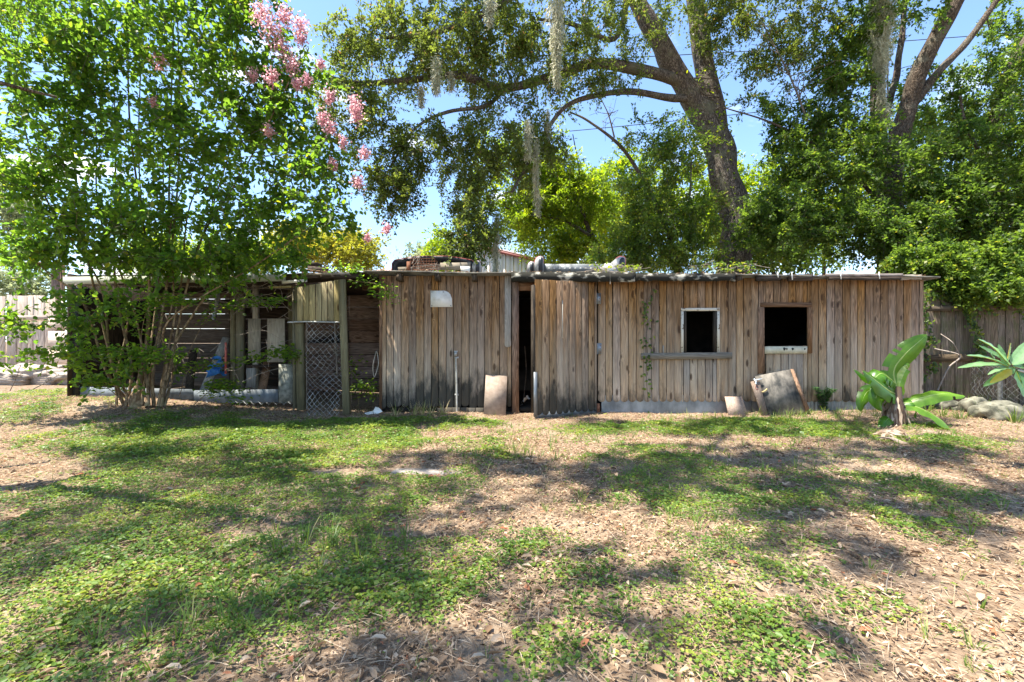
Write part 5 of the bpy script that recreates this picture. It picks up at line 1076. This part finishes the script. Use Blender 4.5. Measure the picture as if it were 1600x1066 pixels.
cm_crown = [(c_, r_, max(3, int(n_ * .66))) for c_, r_, n_ in [E(60, 110, 6.4, 100, 110, 60), E(60, 280, 6.6, 100, 80, 55), E(170, 60, 6.9, 110, 80, 60), E(180, 200, 7.1, 110, 80, 60), E(180, 330, 7.0, 110, 60, 50), E(300, 80, 7.1, 100, 90, 60), E(310, 220, 7.1, 110, 80, 60), E(320, 340, 7.1, 110, 55, 48), E(420, 200, 7.0, 80, 80, 46), E(430, 110, 7.0, 70, 60, 36),
            E(440, 310, 7.0, 80, 60, 42), E(500, 250, 6.9, 55, 50, 22), E(530, 345, 6.8, 45, 16, 10), E(400, 395, 7.2, 90, 24, 34), E(100, 400, 7.2, 90, 28, 26), E(250, 400, 7.1, 120, 30, 34), E(330, 420, 7.3, 90, 16, 20), E(200, 480, 7.3, 70, 25, 8), E(250, 565, 7.4, 70, 25, 7), E(160, 580, 7.3, 40, 20, 4), E(40, 370, 7.0, 60, 30, 18), E(220, -60, 6.8, 200, 60, 70, 1.2), E(380, 20, 7.0, 60, 50, 24), E(230, 400, 7.4, 90, 25, 14),
            E(60, 470, 6.9, 60, 10, 6), E(60, 505, 6.8, 80, 10, 9), E(100, 540, 6.9, 50, 10, 5), E(60, 560, 6.9, 60, 8, 4), E(120, 500, 7.1, 40, 20, 4)]]
myr, myN, myC = make_tree('crepe_myrtle', 'pink-flowering crepe myrtle of many slim stems in front of the wire pen', 'tree', (mx, my, mz), stems, cm_crown, 'myrtlebark', 'myrtleleaf', (.086, .056), .007, None, 66, .38, .15, 21, 9, hexa=True, upn=.8)
# low leafy sprays at the myrtle foot and across the pen front
def spray(name, pts, n, lab, size=(.075, .052), mat='myrtleleaf', dens=1.0, w=.085):
    t = root(name, tuple(np.array(up(*pts[0])) * [1, 1, 0] + [0, 0, .2]), lab, 'shoot'); P = catmull([up(*p) for p in pts], 8); mb = MB(); mb.tubes(P, np.linspace(.007, .002, len(P)), 4); mb.build('stem', M['myrtlebark'], t)
    mb = MB(); q = P[R.randint(len(P) // 4, len(P), n)] + R.randn(n, 3) * w * [1.2, 1.5, .6]; a = R.rand(n) * 2 * pi
    mb.leaves(q, np.stack([np.cos(a), np.sin(a), R.uniform(-.5, .2, n)], 1), unit_up(n, .5), R.uniform(.7, 1.2, n) * size[0], R.uniform(.7, 1.2, n) * size[1], np.clip(R.rand(n) * .7 + .2, 0, 1), True); mb.build('foliage', M[mat], t)
G_ = 'leafy shoots in front of the wire pen'
for pts, n, lab in [([(215, 600, 7.5), (225, 500, 7.3), (250, 470, 7.1), (300, 468, 7.0)], 380, 'pale green leafy shoot high on the myrtle stems'), ([(200, 620, 7.6), (190, 570, 7.4), (165, 545, 7.2), (225, 560, 7.1), (270, 550, 7.0)], 400, 'leafy shoot low before the myrtle stump'),
                    ([(190, 625, 7.5), (160, 600, 7.4), (140, 595, 7.3), (170, 600, 7.2)], 220, 'leafy shoot at the left foot of the myrtle'), ([(280, 620, 7.9), (300, 575, 7.9), (380, 565, 7.9), (440, 548, 7.9), (455, 560, 7.9)], 420, 'long leafy shoot across the lower pen front'),
                    ([(290, 560, 7.9), (330, 490, 7.8), (390, 472, 7.8), (440, 470, 7.8)], 260, 'leafy shoot across the upper pen front'), ([(300, 635, 7.9), (330, 610, 7.9), (350, 600, 7.9), (372, 628, 7.8)], 320, 'leafy shoot near the ground before the blue plastic'),
                    ([(590, 440, 8.3), (600, 452, 7.9), (602, 458, 7.8), (617, 466, 7.6)], 46, 'small leafy shoot crossing the left corner of the plank wall'), ([(520, 432, 8.4), (560, 440, 8.1), (590, 445, 7.9), (604, 470, 7.8)], 90, 'leafy shoot hanging from the pen roof near the plank wall'),
                    ([(470, 420, 8.4), (520, 425, 8.2), (550, 418, 8.1), (565, 430, 8.0)], 130, 'leafy shoot lying over the broken pen roof edge'), ([(560, 640, 8.6), (562, 610, 8.5), (575, 600, 8.4), (585, 625, 8.4)], 150, 'leafy weed growing in the dark alcove right of the gate'), ([(548, 640, 8.6), (550, 590, 8.6), (553, 560, 8.5)], 90, 'leafy climber beside the leaning gate post')]:
    spray('leafy_shoot', pts, n, lab); bpy.context.scene.objects
for o in list(COL.objects):
    if o.name.startswith('leafy_shoot'): o['group'] = G_
# arching sprays at the myrtle's right edge
# pink blossom panicles (parts of the myrtle)
for (px_, py_, s_) in [(408, 20, 16), (425, 48, 18), (440, 75, 14), (455, 100, 12), (425, 122, 12), (465, 132, 9), (480, 125, 8), (470, 40, 12), (515, 152, 10), (555, 165, 11), (505, 185, 10), (515, 200, 11), (536, 222, 8), (570, 240, 8), (520, 258, 8), (560, 285, 10), (250, 95, 12), (240, 160, 7), (420, 205, 8), (604, 358, 7), (575, 372, 5), (395, 118, 9), (445, 25, 14), (558, 182, 9), (500, 100, 7), (470, 60, 10)]:
    d_ = 6.7; c = np.array(up(px_, py_, d_)); n = int(12 + s_ * 15); v = R.randn(n, 3) * [.45, .45, .6] * s_ / F * d_ * 1.0; mb = MB()
    mb.leaves(c + v, R.randn(n, 3), R.randn(n, 3), .030, .030, np.clip(R.rand(n), 0, 1), True, .4); mb.tubes([c - [0, 0, .1], c, c + [0, 0, .05]], .004, 4); mb.build('blossom', M['blossom'], myr, c)
for (px_, py_) in ((351, 420), (218, 414), (345, 428)):
    c = np.array(up(px_, py_, 7.6)); mb = MB(); mb.leaves(c + R.randn(40, 3) * .022, R.randn(40, 3), R.randn(40, 3), .05, .025, R.rand(40), True, .3); mb.build('red_flower', M['redflower'], None, label={351: 'upper red flower cluster above the pale pen beam', 218: 'small red flower among the myrtle stems above the beam', 345: 'lower red flower cluster just above the pale pen beam'}[px_], category='flower')

# tree beside the camera on the left, its feathery crown filling the top left corner and shading the yard
lt_limbs = [([(-8.5, 2.6, 0), (-8.3, 2.7, 2.5), (-7.6, 2.9, 4.4), (-6.4, 3.4, 5.8)], .20, .10), ([(-7.6, 2.9, 4.4), (-5.8, 3.8, 5.3), (-4.6, 4.4, 5.7)], .08, .02), ([(-6.4, 3.4, 5.8), (-4.4, 2.6, 6.6), (-2.6, 2.2, 6.8)], .08, .02), ([(-7.9, 2.8, 3.9), (-6.4, 4.6, 4.2), (-5.6, 5.6, 4.3)], .06, .015)]
lt_crown = [((-5.0, 4.3, 5.3), (1.0, .8, .55), 46), ((-4.0, 3.0, 6.6), (1.4, 1.0, .6), 60), ((-6.2, 4.8, 4.9), (.8, .8, .6), 40), ((-3.4, 1.4, 6.8), (1.3, .9, .6), 45), ((-6.0, 2.4, 6.4), (1.6, 1.2, .7), 60), ((-5.4, .8, 6.4), (1.4, 1.0, .7), 40)]
make_tree('shade_tree', 'near leafy tree whose crown hangs in at the top left corner', 'tree', (-8.5, 2.6, 0), lt_limbs, lt_crown, 'bark', 'myrtleleaf', (.055, .028), .009, None, 150, .40, .3, 22, 9, upn=.8)

# Spanish moss hanging from the limbs
def mosshang(px_, py0, py1, wpx, d, lab, n=None):
    top = np.array(up(px_, py0, d)); L = (py1 - py0) / F * d; w = wpx / F * d / 2; n = n or int(200 + L * w * 5200); mb = MB(); tt = R.rand(n) ** .8
    env = np.sin(np.clip(tt * 1.15 + .12, 0, 1) * pi) ** .5 * (1 - .35 * tt); P = top + np.stack([R.randn(n) * w * .5 * env, R.randn(n) * w * .5 * env, -tt * L], 1)
    K = 4; l = R.uniform(.08, .22, n) * min(1, L); Q = [P]
    for _ in range(K - 1): Q.append(Q[-1] + np.stack([R.randn(n) * .03, R.randn(n) * .03, -l / (K - 1) * R.uniform(.5, 1.3, n)], 1))
    Q = np.stack(Q, 1); side = np.stack([R.randn(n), R.randn(n), np.zeros(n)], 1); side /= np.linalg.norm(side, axis=1, keepdims=True); hw = .0050
    V = np.stack([Q - side[:, None] * hw, Q + side[:, None] * hw], 2).reshape(n, K * 2, 3); b = np.arange(n)[:, None, None] * K * 2 + np.arange(K - 1)[None, :, None] * 2
    mb.add(V.reshape(-1, 3), (b + np.array([0, 1, 3, 2])).reshape(-1, 4), np.repeat(np.clip(R.rand(n) + .1 * R.randn(n), 0, 1), K - 1)); mb.build('hanging_moss', M['moss'], None, top, label=lab, category='moss', group='Spanish moss hanging from the trees')
for a in [(870, -40, 128, 25, 8.6, 'thickest strand of grey moss hanging at the top centre'), (1378, -60, 168, 36, 10.6, 'long pale moss column hanging down the straight right trunk'), (765, -10, 36, 18, 8.8, 'short moss tuft at the very top left of the thick strand'), (682, 88, 142, 16, 9.0, 'moss tuft on the long horizontal oak limb'), (658, 130, 165, 9, 9.6, 'small moss tuft below the left end of the horizontal limb'),
          (838, 215, 300, 7, 10.0, 'thin moss strand hanging in the middle of the drooping foliage'), (825, 185, 245, 10, 9.6, 'moss strand left of the thin long one'), (775, 330, 425, 9, 9.9, 'lowest moss strand hanging down to the roof of the metal building'), (855, 170, 230, 10, 10.9, 'moss strand under the lower oak limb'), (705, 112, 140, 8, 9.8, 'tiny moss tuft beside the horizontal limb fork'), (1385, 160, 195, 12, 10.6, 'moss tip below the long pale column'), (840, 300, 335, 6, 10.8, 'thin moss tip at the end of the drooping twigs')]:
    mosshang(*a)
# bare twigs against the sky by the right tree
twiggy('bare_branch', *up(1262, 190, 11.0), 2.2, 'bare dead branch against the blue sky right of the oak', 14, 'twig', 'branch', (-1.0, 0), .03, 3)
twiggy('bare_branch', *up(960, 215, 12.4), 1.3, 'bare dead branch in the sky gap left of the oak trunk', 12, 'twig', 'branch', (-.5, 0), .025, 3)

# power lines
for i, (a, b, sag, lab) in enumerate((((300, 118, 15), (1700, 52, 15), .9, 'upper black power cable crossing behind the oak limbs'), ((640, 232, 16), (1750, 110, 16), .7, 'lower thin power cable crossing the sky behind the oak'))):
    A, B_ = np.array(up(*a)), np.array(up(*b)); A = A + (A - B_) * .5; B_ = B_ + (B_ - A) * .3; tt = np.linspace(0, 1, 40)[:, None]; P = A + (B_ - A) * tt; P[:, 2] -= (np.sin(tt[:, 0] * pi) * sag - sag * .9); mb = MB(); mb.tubes(P, .013, 5); mb.build('power_line', M['wire'], None, label=lab, category='power line', group='power lines')
